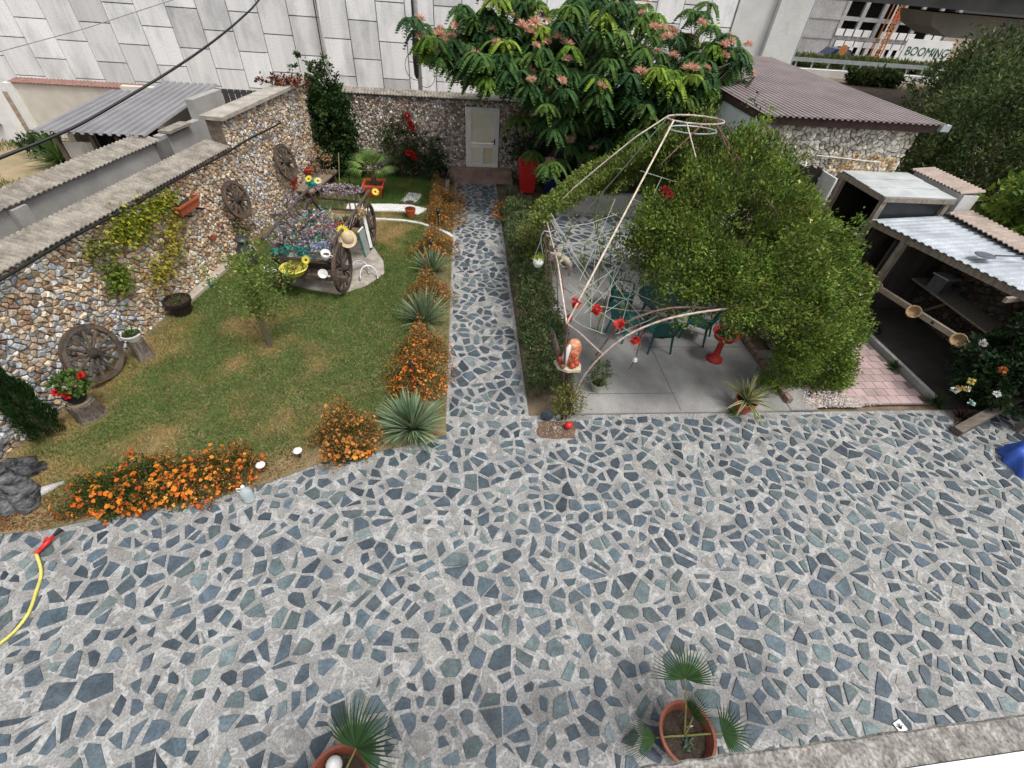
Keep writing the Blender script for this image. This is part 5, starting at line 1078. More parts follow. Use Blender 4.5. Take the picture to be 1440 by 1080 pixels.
limbs = [(random.uniform(-1, 8), random.uniform(13.6, 16.8), random.uniform(3.8, 4.8)) for k in range(9)]+[(-.7, 14.4, 4.1), (7.1, 14.5, 4.2)]
for lx, ly, lz in limbs: br.tube([R3(3.65, 15.4, 2.3), R3(3.65*.5+lx*.5, 15.4*.5+ly*.5, 3.4), R3(lx, ly, lz)], [.07, .045, .015], 6)
AV = []; 
for x, y, z, dep in cs:
    nl = random.choice((7, 8, 9, 10)); lx, ly, lz = min(limbs, key=lambda l: (l[0]-x)**2+(l[1]-y)**2+(l[2]-z)**2)
    if random.random() < .5: br.tube([R3(lx, ly, lz), R3((x+lx)/2, (y+ly)/2, (z+lz)/2-.05), R3(x, y, z)], [.014, .01, .006], 4)
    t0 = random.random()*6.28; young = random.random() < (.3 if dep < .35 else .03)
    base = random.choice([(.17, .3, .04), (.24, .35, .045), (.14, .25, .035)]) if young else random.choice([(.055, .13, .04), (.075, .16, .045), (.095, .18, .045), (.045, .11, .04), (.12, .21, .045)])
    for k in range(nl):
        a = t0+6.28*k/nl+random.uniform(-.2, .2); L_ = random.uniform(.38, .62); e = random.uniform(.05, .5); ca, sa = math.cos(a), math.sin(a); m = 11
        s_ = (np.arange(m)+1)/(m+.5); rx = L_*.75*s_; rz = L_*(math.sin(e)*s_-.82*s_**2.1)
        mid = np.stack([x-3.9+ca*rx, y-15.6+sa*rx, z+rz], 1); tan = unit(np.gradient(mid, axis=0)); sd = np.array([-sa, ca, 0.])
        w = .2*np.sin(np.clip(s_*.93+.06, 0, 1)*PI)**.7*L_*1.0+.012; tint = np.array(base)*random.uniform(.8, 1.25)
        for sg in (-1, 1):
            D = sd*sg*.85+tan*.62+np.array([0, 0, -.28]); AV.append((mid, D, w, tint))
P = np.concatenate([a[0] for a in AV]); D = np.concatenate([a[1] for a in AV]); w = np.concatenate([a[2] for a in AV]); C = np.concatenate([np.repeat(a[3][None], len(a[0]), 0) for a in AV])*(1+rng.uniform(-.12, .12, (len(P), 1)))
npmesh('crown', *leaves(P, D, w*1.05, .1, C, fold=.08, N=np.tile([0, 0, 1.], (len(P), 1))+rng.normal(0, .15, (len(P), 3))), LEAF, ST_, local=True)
build('limbs', br, BARK, ST_, local=True)
bl0 = None; top = sorted(cs, key=lambda c: c[3])
spots = [(x, y-.15, z+.1) for x, y, z, d in random.sample([c for c in cs if c[3] < 1.0 and c[1] < 15.4], 50)]+[(x, y, z) for x, y, z, d in top[:14]]+[atY(px, py, 13.9) for px, py in ((935, 60), (785, 60), (795, 70), (925, 80), (943, 85), (1015, 70), (1018, 85), (850, 125), (895, 120), (885, 105), (815, 118), (845, 145), (735, 45), (700, 68), (925, 45), (990, 40), (930, 145), (805, 130), (880, 95), (970, 105), (755, 40), (765, 65))]
for x, y, z in spots:
    if bl0 is None:
        n = 90; d = rdir(n); d[:, 2] = np.abs(d[:, 2])-.15; A = leaves(d*.02, d, rng.uniform(.08, .14, n), .016, palette(n, [(.82, .42, .3), (.84, .52, .38), (.74, .3, .24), (.85, .64, .5)], .15))
        bl0 = npmesh('blossom', *A, PETAL, ST_, local=True); o = bl0
    else: o = bl0.copy(); COL.objects.link(o)
    o.location = R3(x+random.uniform(-.1, .1), y, z+.1); s = random.uniform(.8, 1.4); o.scale = (s*1.2, s*1.2, s); o.rotation_euler = (random.uniform(-.4, .4), random.uniform(-.4, .4), random.uniform(0, 6))
shrub('shade_shrub', (2.3, 16.9), (1.0, .35, 1.15), 150, 16, .09, .05, DK1, 'dark shrub filling the wall behind the bins under the silk tree', inner=.2)
shrub('shade_shrub', (4.2, 16.6), (1.3, .5, 1.3), 200, 16, .09, .05, DK1, 'dark shrub under the silk tree beside the outbuilding', inner=.2)
# ---- bins
def bin_(c, m, label, rz):
    t = thing('wheelie_bin', label, 'bin', (*c, 0), rz, 'wheelie bins under the silk tree')
    a, b = .22, .29
    build('bin_body', MB().add([(-a, -a, .06), (a, -a, .06), (a, a, .06), (-a, a, .06), (-b, -b, .92), (b, -b, .92), (b, b, .92), (-b, b, .92)], [(3, 2, 1, 0), (0, 1, 5, 4), (1, 2, 6, 5), (2, 3, 7, 6), (3, 0, 4, 7)]), m, t, local=True)
    build('bin_rim', MB().box((0, 0, .935), (.62, .62, .05)), m, t, local=True)
    build('bin_lid', MB().add([(-.31, -.32, .965), (.31, -.32, .965), (.31, .31, .965), (-.31, .31, .965), (-.27, -.25, 1.02), (.27, -.25, 1.02), (.28, .28, 1.07), (-.28, .28, 1.07)], [(3, 2, 1, 0), (4, 5, 6, 7), (0, 1, 5, 4), (1, 2, 6, 5), (2, 3, 7, 6), (3, 0, 4, 7)]), m, t, local=True)
    for s in (-.2, .2): build('wheel', MB().tube([(s-.03, .26, .09), (s+.03, .26, .09)], .09, 14), BLACKP, t, local=True)
    return t
bin_((2.13, 16.0), REDP, 'bright red plastic bin beside the path end', .05); t = bin_((2.98, 16.1), BLUEP, 'dark blue plastic bin with white symbol under the silk tree', -.05)
build('symbol', MB().tube([(.07*math.cos(a), -.275, .62+.07*math.sin(a)) for a in np.linspace(.4, 5.6, 14)], .01, 4).box((0, -.268, .62), (.05, .01, .05)), WHITEP, t, local=True)
# ================================================================ pergola frame and its climbing vine
AP = np.array([4.0, 8.6, 4.12]); FLc = np.array(G(797, 455, 2.25)); BLc = np.array(G(767, 304, 2.25))
PG = thing('pergola', 'pyramid pergola frame of thin worn pipes over the concrete slab', 'pergola', (4, 8, .035))
ring = [(AP[0]+.52*math.cos(a), AP[1]+.3*math.sin(a), AP[2]) for a in np.linspace(0, 2*PI, 13)[:-1]]
build('apex_ring', MB().tube(ring+[ring[0]], .015, 7), PAINTW, PG); build('inner_ring', MB().tube([(p[0]*.85+AP[0]*.15, p[1]*.85+AP[1]*.15, p[2]-.16) for p in ring+[ring[0]]], .012, 6), STEEL, PG)
def rib(i, b, m, r=.018, sag=.0, nm='rib'):
    a = np.array(ring[i % 12]); b = np.array(b); mid = (a+b)/2+np.array([0, 0, sag]); build(nm, MB().tube([tuple(a), tuple((a+mid)/2+np.array([0, 0, sag*.4])), tuple(mid), tuple((mid+b)/2+np.array([0, 0, sag*.4])), tuple(b)], r, 7), m, PG, smooth=True)
IV = mat('ivory_paint', (.68, .6, .5), (.45, .36, .28), rough=.6, scale=10, bump=.2, fine=.1)
rib(7, FLc, IV, .016); rib(5, BLc, IV, .012, .12); rib(8, atY(990, 265, 7.6), IV, .012); rib(10, atY(1047, 262, 7.9), RUST, .015); rib(9, atY(925, 235, 8.2), RUST, .014); rib(6, (BLc*.6+FLc*.4), mat('dark_pipe', (.1, .11, .1), (.06, .06, .055)), .01)
for k in range(4): rib(5, BLc+np.array([.25+.3*k, .5*k+.3, 0]), mat('dark_pipe', W1), .009, .1)
for k, b in enumerate(((6.6, 6.0, 2.2), (7.6, 8.5, 2.2), (6.4, 10.9, 2.2), (3.6, 11.4, 2.2))): rib((10, 0, 2, 4)[k], (b[0], b[1], 1.9), RUST, .015, -.05)
build('eave_pipe', MB().tube([tuple(BLc), tuple((BLc+FLc)/2+np.array([.06, 0, -.02])), tuple(FLc)], .015, 7), IV, PG, smooth=True)
fa_ = [atY(px, py, 5.45) for px, py in ((800, 590), (812, 545), (838, 508), (880, 473), (930, 451), (985, 439), (1045, 432))]
build('front_arch', MB().tube(spline(fa_, 5), .017, 8), PAINTW, PG, smooth=True)
fb_ = [atY(px, py, 5.62) for px, py in ((838, 500), (868, 462), (905, 443), (945, 433), (1000, 433), (1060, 436))]
build('rear_arch', MB().tube(spline(fb_, 5), .016, 7), RUST, PG, smooth=True)
build('front_strut', MB().tube([tuple(FLc), atY(815, 468, 5.4), atY(846, 497, 5.45)], .014, 6), PAINTW, PG)
for p0_, p1_ in (((846, 497), (838, 505)), ((880, 473), (905, 462)), ((897, 447), (902, 465)), ((905, 462), (895, 500)), ((945, 433), (950, 447)), ((880, 450), (897, 465))): build('brace', MB().tube([atY(*p0_, 5.45), atY(*p1_, 5.55)], .01, 6), RUST, PG)
for k in range(4):
    q = BLc+np.array([.04*k, .05*k, -.02]); build('trellis_pipe', MB().tube([tuple(q), (1.72+.1*k, 8.55-.12*k, 1.1), (1.8+.12*k, 8.3-.2*k, .02)], .013, 6), RUST, PG)
for z in (.6, 1.05, 1.5): build('trellis_tie', MB().tube([(1.66, 8.6, z), (2.15, 7.8, z+.05)], .008, 5), RUST, PG)
build('corner_post', MB().tube([tuple(FLc), (1.62, 5.55, 1.1), (1.78, 5.7, .02)], .02, 7), RUST, PG)
WIRE = mat('pale_wire', (.4, .42, .38), (.28, .3, .26)); wires = [((768, 330), (925, 395)), ((775, 300), (850, 420)), ((800, 400), (890, 470)), ((826, 335), (960, 400)), ((850, 375), (905, 450)), ((905, 345), (870, 470)), ((905, 345), (960, 398)), ((870, 395), (935, 430)), ((805, 450), (880, 350)), ((840, 430), (935, 437)), ((900, 240), (1000, 262)), ((890, 280), (960, 300)), ((860, 300), (980, 345)), ((838, 345), (830, 460)), ((880, 310), (845, 470)), ((790, 320), (870, 300)), ((782, 350), (905, 310)), ((800, 420), (930, 330)), ((815, 400), (905, 425)), ((850, 440), (925, 385)), ((865, 280), (815, 395)), ((930, 250), (850, 420)), ((775, 310), (830, 400)), ((900, 290), (925, 420)), ((822, 440), (900, 360)), ((865, 470), (960, 425)), ((792, 440), (850, 470))]
for (a, b) in wires:
    ya = 5.6+max(0, (470-a[1]))/300*2.6; yb = 5.6+max(0, (470-b[1]))/300*2.6; build('wire', MB().tube([atY(*a, ya), tuple((np.array(atY(*a, ya))+np.array(atY(*b, yb)))/2+np.array([0, 0, -.05])), atY(*b, yb)], .006, 4), WIRE, PG)
# vine
VN = thing('climbing_vine', 'thick green climbing vine covering most of the pergola roof and one side', 'climbing plant', (7.2, 7.2, .02)); voff = np.array([7.2, 7.2, .02])
def dome(th, s):
    """roof surface: azimuth, 0 apex .. 1 eave"""
    c, sn = np.cos(th), np.sin(th); re = 1/((np.abs(c)/np.where(c > 0, 3.3, 2.55))**3+(np.abs(sn)/np.where(sn > 0, 2.2, 3.05))**3)**(1/3)
    lump = .2*np.sin(th*7+s*5)+.16*np.sin(th*13+s*9+1)+.16*np.sin(th*4-s*11)
    r = re*(s)+.25*(1-s); pw_ = np.where(th > 1.6, .95, np.where(th > 0, 1.2, 1.5)); lump = lump*np.where(th > 1.6, .4, 1); z = 2.15+1.95*(1-s**pw_)+lump*.6
    return np.stack([AP[0]+r*c, AP[1]-.25*s+r*sn, z], -1)
VC = [(.165, .25, .04), (.2, .285, .048), (.235, .31, .055), (.12, .195, .034), (.18, .27, .045), (.085, .145, .025)]
def vinepts(n, t0, t1, s0, s1):
    th = np.radians(rng.uniform(t0, t1, n)); s = np.sqrt(rng.uniform(s0**2, s1**2, n)); return dome(th, s)
def clumps(cen, per, cr, L, Wd, cols, nrm, up=.4):
    n = len(cen)*per; P = np.repeat(cen, per, 0)+rdir(n)*rng.uniform(.1, 1, (n, 1))*cr; D = rdir(n)+np.repeat(nrm, per, 0)*.8+np.array([0, 0, up])
    C = np.repeat(palette(len(cen), cols, .2), per, 0)*(1+rng.uniform(-.17, .17, (n, 1))); return leaves(P, D, L*rng.uniform(.6, 1.3, n), Wd, C)
A = []
c = vinepts(2500, -93, 100, .16, 1.03); c = np.concatenate([c, vinepts(420, -116, -92, .25, .9), vinepts(160, -128, -112, .5, .8)]); ag = np.degrees(np.arctan2(c[:, 1]-AP[1]+.25, c[:, 0]-AP[0])); sr = np.hypot(c[:, 0]-AP[0], c[:, 1]-AP[1])/3.1; c = c[~(((ag < -58) & (sr < .46+.06*np.sin(ag*.3))) | ((ag < -30) & (ag >= -58) & (sr < .26)))]; c += np.array([0, 0, 1.])*np.where(rng.random((len(c), 1)) < .14, rng.uniform(.1, .35, (len(c), 1)), 0)-np.array([0, 0, 1.])*np.where(rng.random((len(c), 1)) < .3, rng.uniform(.1, .5, (len(c), 1)), 0); c = c[snoise(c[:, 0]*1.0, c[:, 1], 77, 2.6) > -.33]; nr = unit(c-np.array([4.6, 8.4, 1.4])); A.append(clumps(c, 26, .19, .068, .034, VC+[(.05, .085, .02), (.16, .17, .04)], nr))
c = vinepts(700, 100, 176, .3, 1.02); nr = unit(c-np.array([4.2, 8.4, 1.4])); A.append(clumps(c, 18, .16, .08, .04, [(.15, .22, .04), (.2, .26, .05), (.26, .3, .08), (.11, .17, .03)], nr))
n = 1800; th = np.radians(rng.uniform(-62, 70, n)); z = rng.uniform(.05, 2.25, n); e = dome(th, np.ones(n)); ctr = np.array([4.6, 8.3]); d2 = e[:, :2]-ctr
k = 1.0+.04*np.sin(z*3)+.2*np.clip((2.2-z)/.9, 0, 1)+.05*np.sin(th*9+z*4)-rng.uniform(0, .12, n); c = np.stack([ctr[0]+d2[:, 0]*k, ctr[1]+d2[:, 1]*k, z], 1); c[:, 0] = np.minimum(c[:, 0], 7.75+.12*np.sin(c[:, 1]*4)+.12*np.sin(z*5)); c[:, 1] = np.maximum(c[:, 1], 6.08+.1*np.sin(c[:, 0]*5)); m_i = 800; ci = np.stack([rng.uniform(6.45, 7.5, m_i), rng.uniform(6.15, 9.4, m_i), rng.uniform(.05, 2.3, m_i)], 1); c = np.concatenate([c, ci]); d2 = np.concatenate([d2, ci[:, :2]-ctr]); n = len(c); nr = unit(np.concatenate([d2, np.full((n, 1), .6)], 1)); A.append(clumps(c, 26, .18, .068, .034, VC, nr))
n = 520; x = rng.uniform(3.9, 6.6, n); c = np.stack([x, 5.75+.25*np.sin(x*3)+rng.uniform(-.1, .5, n), np.interp(x, [3.9, 4.6, 5.4, 6.6], [2.6, 2.45, 2.25, 1.8])+rng.uniform(-.25, .3, n)-np.where(x > 5.6, rng.uniform(0, 1.2, n), 0)], 1); A.append(clumps(c, 24, .16, .068, .034, VC, np.tile([0, -1., .5], (n, 1))))
Vv, Fv, Cv = join(*A); lim = Vv[:, 0] > 8.05-.52*Vv[:, 2]+.35*(Vv[:, 1]-6)+.12*np.sin(Vv[:, 2]*6+Vv[:, 1]*5)
keep = ~lim[Fv].any(1); npmesh('foliage', Vv, Fv[keep], Cv, LEAF, VN)
# sparse trailing shoots over the open side
A = []; st = MB()
for (px, py) in ((905, 345), (880, 320), (845, 360), (905, 400), (870, 300), (915, 425), (835, 300), (895, 380), (930, 390), (960, 420), (855, 410), (820, 380), (940, 330), (885, 350), (800, 330), (815, 350), (860, 340), (830, 420), (870, 430), (900, 310), (860, 280), (890, 420), (920, 370), (915, 300), (840, 320), (875, 375)):
    y0 = 5.7+max(0, (470-py))/300*2.8; q = np.array(atY(px, py, y0)); a = q+np.array([random.uniform(-.3, .5), random.uniform(0, .4), random.uniform(.1, .5)]); b = q+np.array([random.uniform(-.3, .3), random.uniform(-.3, .1), random.uniform(-.9, -.2)])
    st.tube([tuple(a), tuple(q), tuple(b)], .006, 4); m = 46; f = rng.uniform(0, 1, (m, 1)); P = np.where(f < .5, a+(q-a)*f*2, q+(b-q)*(f-.5)*2)+rdir(m)*.06
    A.append(leaves(P, rdir(m)+np.array([0, 0, -.2]), .06, .028, palette(m, VC, .2)))
tag(npmesh('trailing_shoots', *join(*A), LEAF, VN), kind='stuff'); 
for k in range(7):
    a = math.radians(-50+18*k); x, y = 5.9+1.2*math.cos(a), 8.0+1.9*math.sin(a); st.tube([(x, y, 0), (x+.15, y+.1, .9), (x+.2*math.cos(k), y, 1.7), (x-.3, y, 2.6)], [.035, .03, .022, .012], 6)
tag(build('stems', st, BARK, VN), kind='stuff')
n = 70; c = vinepts(n, -60, 90, .3, 1.0); c[:, 2] += .12; A = leaves(np.repeat(c, 6, 0), rdir(n*6)+np.array([0, 0, .4]), .045, .03, np.repeat(palette(n, [(.75, .74, .6), (.75, .68, .25)], .1), 6, 0)); npmesh('blossoms', *A, PETAL, VN).__setitem__('kind', 'stuff')
for p, y, lab in (((935, 268), 7.0, 'dark red fabric rose tied high in the pergola vine'), ((941, 275), 6.9, 'crimson fabric rose tied just below the highest one')):
    t = thing('fabric_rose', lab, 'artificial flower', atY(*p, y)); bloom(t, (0, 0, 0), .07, (.4, .015, .03), 40)
for p, lab in (((808, 428), 'red fabric flower on the ivory pergola rib, highest of the hanging row'), ((839, 438), 'red fabric flower hanging second along the open pergola side'), ((870, 458), 'red fabric flower hanging near the pergola arch, next to the largest one'), ((893, 481), 'largest red fabric flower hanging below the pergola arch'), ((800, 450), 'small red fabric ball at the pergola corner joint')):
    t = thing('red_fabric_flower', lab, 'artificial flower', atY(*p, 5.5)); s = .06 if p == (800, 450) else .08
    bloom(t, (0, 0, .03), s, (.68, .05, .04), 46, 'upper_petals'); 
    if s > .08: bloom(t, (.0, 0, -.1), s*.9, (.62, .03, .03), 40, 'lower_petals'); build('thread', MB().tube([(0, 0, 0), (0, 0, .35)], .004, 4), WIRE, t, local=True)
t = thing('wind_chime', 'small glass wind chime hanging below the pergola arch', 'wind chime', atY(893, 506, 5.9)); build('bell', MB().lathe([(.0, .05), (.035, .03), (.045, -.02), (.04, -.02), (.03, .02)], 12), WHITEP, t, local=True); build('clapper', MB().tube([(0, 0, 0), (-.05, 0, -.22)], .006, 4), BLACKP, t, local=True); build('cord', MB().tube([(0, 0, .04), (0, -.2, .45)], .004, 4), WIRE, t, local=True)
# ---- low hedge along the path
LH = thing('low_hedge', 'low grey green hedge between path and pergola', 'hedge', (1.55, 9.4, 0))
n = 2300; y = rng.uniform(5.9, 13.6, n); x = rng.uniform(1.16, 1.98, n); z = rng.uniform(.03, 1, n)**.6*np.interp(y, [5.9, 6.6, 9, 13.6], [.55, .85, .9, .8])*(1+.15*np.sin(y*3)+.1*np.sin(x*9+y*5)); edge = np.abs(x-1.57)/.41
z *= 1-.35*edge**3; c = np.stack([x, y, z], 1); nr = unit(np.stack([(x-1.57)*1.2, np.zeros(n), np.full(n, .6)], 1))
npmesh('foliage', *clumps(c, 15, .11, .06, .03, [(.09, .145, .055), (.12, .18, .065), (.06, .1, .035), (.16, .2, .085), (.2, .22, .1)], nr), LEAF, LH); st = MB()
for k in range(24): st.tube([(1.55+random.uniform(-.2, .2), 6+.32*k, 0), (1.55+random.uniform(-.3, .3), 6+.32*k, .6)], .012, 5)
build('stems', st, BARK, LH)
for p, lab, cols in (((735, 330), 'yellowish shrub spilling from the pergola corner toward the path', [(.16, .2, .05), (.2, .23, .06), (.26, .27, .09)]),):
    shrub('corner_shrub', (1.75, 10.4), (.5, .8, .75), 190, 18, .07, .035, cols, lab, inner=.4)
# ---- hanging pot and driftwood on the pergola
q = atY(757, 368, 7.3); t = thing('hanging_pot', 'small white pot hanging from a hook beside the low hedge', 'hanging pot', q); build('pot', MB().lathe([(0, -.1), (.06, -.09), (.095, -.02), (.1, .05), (.09, .05), (.08, 0), (0, -.02)], 16), WHITEP, t, local=True, smooth=True)
build('hanger', MB().tube([(-.09, 0, .05), (-.01, 0, .35), (.0, 0, .5)], .006, 4).tube([(.09, 0, .05), (.01, 0, .35), (0, 0, .5)], .006, 4).tube([(0, 0, .5), (.05, 0, .58), (.15, 0, .55), (.25, .2, .5)], .008, 5), STEEL, t, local=True); tuft(t, .04, 40, .09, .03, [(.2, .26, .03), (.3, .32, .04)], .06)
q = atY(785, 365, 7.2); t = thing('pale_branch', 'pale twisted branch tied to the pergola trellis', 'branch', q); build('branch', MB().tube([(-.15, 0, .12), (0, .05, .06), (.14, 0, .0), (.22, 0, -.1), (.24, 0, -.32)], [.02, .055, .06, .05, .015], 8), mat('pale_wood', (.5, .44, .35), (.35, .3, .23), scale=8, bump=.4), t, local=True, smooth=True); build('twig', MB().tube([(.1, 0, .02), (.0, -.08, -.02), (.1, -.1, -.1)], [.03, .02, .01], 6), mat('pale_wood', W1), t, local=True)
# ---- ornament on a trunk stand
pc = atY(800, 513, 5.62); t = thing('trunk_stand', 'dark twisted tree trunk holding a cream slab at the pergola corner', 'stand', (1.83, 5.66, 0))
o = np.array([1.83, 5.66, 0]); pcz = pc[2]
build('trunk', MB().tube([(0, 0, -.03), (.02, 0, .25), (-.03, .02, .55), (pc[0]-1.83, 0, pcz-.03)], [.11, .09, .08, .07], 9), BARK, t, local=True, smooth=True); build('fork', MB().tube([(-.03, .02, .5), (-.15, .03, .8), tuple(np.array(atY(776, 466, 5.7))-o)], [.07, .06, .04], 8), BARK, t, local=True, smooth=True)
pl = [(pc[0]+a, 5.62+b) for a, b in ((-.24, .1), (-.2, -.08), (-.05, -.17), (.17, -.16), (.2, -.02), (.16, .12), (-.05, .15))]
build('slab', MB().prism(pl, pcz-.03, pcz+.02), mat('cream_slab', (.62, .54, .4), (.5, .42, .3), scale=5), t)
t = thing('ceramic_ornament', 'glazed white and orange ceramic ornament on the cream slab', 'ornament', (pc[0], 5.62, pcz+.02))
CER = mat('orange_glaze', (.72, .42, .26), (.55, .12, .05), rough=.35, scale=11, bump=.2, bscale=20, fine=.15, lo=.42, hi=.58)
V_ = []; n_, m_ = 20, 14
for i in range(m_+1):
    ph = i/m_*PI
    for j in range(n_):
        a = 2*PI*j/n_; r = math.sin(ph)**.75*(1+.06*math.sin(a*3+ph*4)); V_.append((.02+.135*r*math.cos(a), .1*r*math.sin(a), .26-.26*math.cos(ph)))
build('body', MB().add(V_, [(i*n_+j, i*n_+(j+1) % n_, (i+1)*n_+(j+1) % n_, (i+1)*n_+j) for i in range(m_) for j in range(n_)]), CER, t, local=True, smooth=True)
build('white_wing', MB().tube([(-.08, -.05, .04), (-.11, -.075, .2), (-.09, -.07, .36), (-.05, -.04, .44)], [.035, .055, .05, .02], 8), WHITEP, t, local=True, smooth=True)
for c in ((-.15, -.03, .06), (-.16, -.04, .14), (.03, -.1, .05), (.09, -.09, .09), (.02, -.1, .26)): build('rose', MB().ball(c, .055, 9, 7, jit=.14), mat('red_glaze', (.52, .09, .045), (.4, .06, .03), rough=.35), t, local=True, smooth=True)
build('cone', MB().ball((-.13, -.1, .04), (.05, .045, .06), 9, 7, jit=.2), mat('cone_brown', (.25, .13, .08)), t, local=True)
t = lathepot('pale_pot', (*cpx(838, 550), .035), .13, .2, mat('pale_green_glaze', (.42, .45, .36), (.33, .36, .28), rough=.4), 'pale green flower pot on the slab beside the trunk stand', 'flower pot'); V3 = cloud((0, 0, .42), (.26, .24, .28), 50, 10, .07, .07, .025, [(.09, .14, .04), (.13, .18, .05)], inner=.2); tag(npmesh('plant', *V3, LEAF, t, local=True), kind='stuff')
bq = [bedp[i] if k == 0 else tuple(np.array(bedp[i])*(1-k/4)+np.array(bedp[(i+1) % 4])*k/4) for i in range(4) for k in range(4)]; bc = np.mean(np.array(bedp), 0); mb = MB().prism([tuple(bc+(np.array(q)-bc)*random.uniform(.8, 1.0)) for q in bq], -.02, .012); struct(build('corner_bed', mb, mat('brown_soil', (.2, .13, .085), (.1, .065, .045), scale=10, bump=.8, fine=.25)))
n = 260; P = np.stack([rng.normal(bc[0], .13, n), rng.normal(bc[1], .09, n), np.full(n, .02)], 1); D = rdir(n); D[:, 2] *= .2; tag(npmesh('bed_litter', *leaves(P, D, rng.uniform(.015, .04, n), .015, palette(n, [(.25, .15, .08), (.4, .36, .3), (.12, .08, .05), (.5, .47, .42)], .25), N=np.tile([0, 0, 1.], (n, 1))), LEAF), 'dry litter and chips scattered on the corner bed', 'litter', kind='stuff')
shrub('wild_plant', (1.75, 5.42), (.32, .22, .42), 90, 9, .08, .022, [(.2, .2, .05), (.12, .16, .04), (.28, .25, .08)], 'straggly yellow green plant at the foot of the trunk stand', inner=.2)
q = G(799, 600, .05); tag(build('red_ball', MB().ball((q[0], q[1], .085), .07, 14, 10), REDP, org=(q[0], q[1], .03), smooth=True), 'small red ball on the soil below the trunk stand', 'ball')
for p, c, s, lab in (((768, 590), (.06, .08, .1), .16, 'upright dark slate piece leaning at the corner bed'), ((785, 588), (.5, .5, .48), .07, 'pale stone at the back of the corner bed'), ((780, 604), (.6, .45, .4), .05, 'pink pebble on the corner bed soil')):
    q = cpx(*p); tag(build('bed_stone', MB().ball((*q, s*.6), (s*.7, s*.35, s*.9), 7, 5, col=c, jit=.15), ROCK, org=(*q, 0)), lab, 'stone')
# ---- table and chairs
def chair(loc, rz, label, m):
    t = thing('plastic_chair', label, 'chair', loc, rz, 'green plastic chairs round the garden table')
    seat = MB(); nx = 6; vs = []; fs = []
    for i in range(nx+1):
        for j in range(nx+1):
            u, v = i/nx-.5, j/nx-.5; vs.append((u*.44*(1-.08*(v < 0)), v*.44, .42-.03*math.cos(u*3)*math.cos(v*2.5)))
    vs += [(x, y, z-.02) for x, y, z in vs]; k = (nx+1)**2
    for i in range(nx):
        for j in range(nx):
            a = i*(nx+1)+j; fs += [(a, a+1, a+nx+2, a+nx+1), (k+a, k+a+nx+1, k+a+nx+2, k+a+1)]
    build('seat', seat.add(vs, fs), m, t, local=True)
    bk = MB()
    for s in range(7): u = -.165+.055*s; bk.bar((u*.95, -.2+.35*u*u*0, .44), (u*1.15, -.33+.6*u*u, .8), .038, .012, up=(0, 1, 0))
    rl = [(-.22, -.2, .42), (-.25, -.27, .66), (-.2, -.33, .84), (0, -.36, .88), (.2, -.33, .84), (.25, -.27, .66), (.22, -.2, .42)]
    build('back_frame', MB().tube(spline(rl, 4), .024, 6), m, t, local=True, smooth=True); 
    sh = [(-.2, -.325, .83), (0, -.35, .86), (.2, -.325, .83), (.23, -.235, .5), (0, -.25, .5), (-.23, -.235, .5)]
    build('back_panel', MB().add(sh+[(x, y-.014, z) for x, y, z in sh], [(0, 1, 4, 5), (1, 2, 3, 4), (11, 10, 7, 6), (10, 9, 8, 7), (5, 4, 10, 11), (4, 3, 9, 10)]), m, t, local=True)
    for s in range(5): u = -.14+.07*s; build('slat', MB().bar((u, -.215, .43), (u*1.1, -.262, .555), .035, .012, up=(0, 1, 0)), m, t, local=True)
    for s in (-1, 1):
        build('armrest', MB().tube(spline([(s*.25, -.26, .66), (s*.28, -.05, .66), (s*.28, .15, .65), (s*.26, .22, .58)], 3), .022, 6), m, t, local=True, smooth=True)
        build('leg', MB().tube([(s*.25, .21, .62), (s*.22, .22, .42), (s*.26, .27, 0)], [.022, .026, .02], 6), m, t, local=True); build('leg', MB().tube([(s*.21, -.19, .43), (s*.25, -.27, 0)], [.028, .02], 6), m, t, local=True)
TEAL = mat('teal_plastic', (.012, .17, .16), (.01, .12, .115), rough=.4, scale=3, bump=.03, fine=.04, spec=.5)
TC = (4.35, 8.2)
t = thing('garden_table', 'round dark green garden table under the pergola', 'table', (*TC, .035)); build('tabletop', MB().lathe([(0, .7), (.56, .7), (.58, .715), (.58, .73), (0, .735)], 28), mat('dark_green_cloth', (.008, .03, .04), (.006, .022, .03), rough=.6), t, local=True)
for a in (.6, 2.2, 3.7, 5.3): build('leg', MB().tube([(.38*math.cos(a), .38*math.sin(a), .7), (.45*math.cos(a), .45*math.sin(a), 0)], .03, 7), GREENP, t, local=True)
chair((4.08, 7.42, .035), .0, 'green plastic chair with its back to the paving, nearest the pedestal planter', GREENP); chair((3.45, 7.85, .035), -1.0, 'teal plastic chair turned between table and low hedge', TEAL)
chair((5.1, 7.75, .035), .9, 'dark green plastic chair on the vine side of the table', GREENP); chair((3.6, 8.75, .035), -1.95, 'dark green plastic chair behind the teal one', GREENP); chair((4.8, 9.0, .035), 2.7, 'dark green plastic chair at the far side of the table', GREENP)
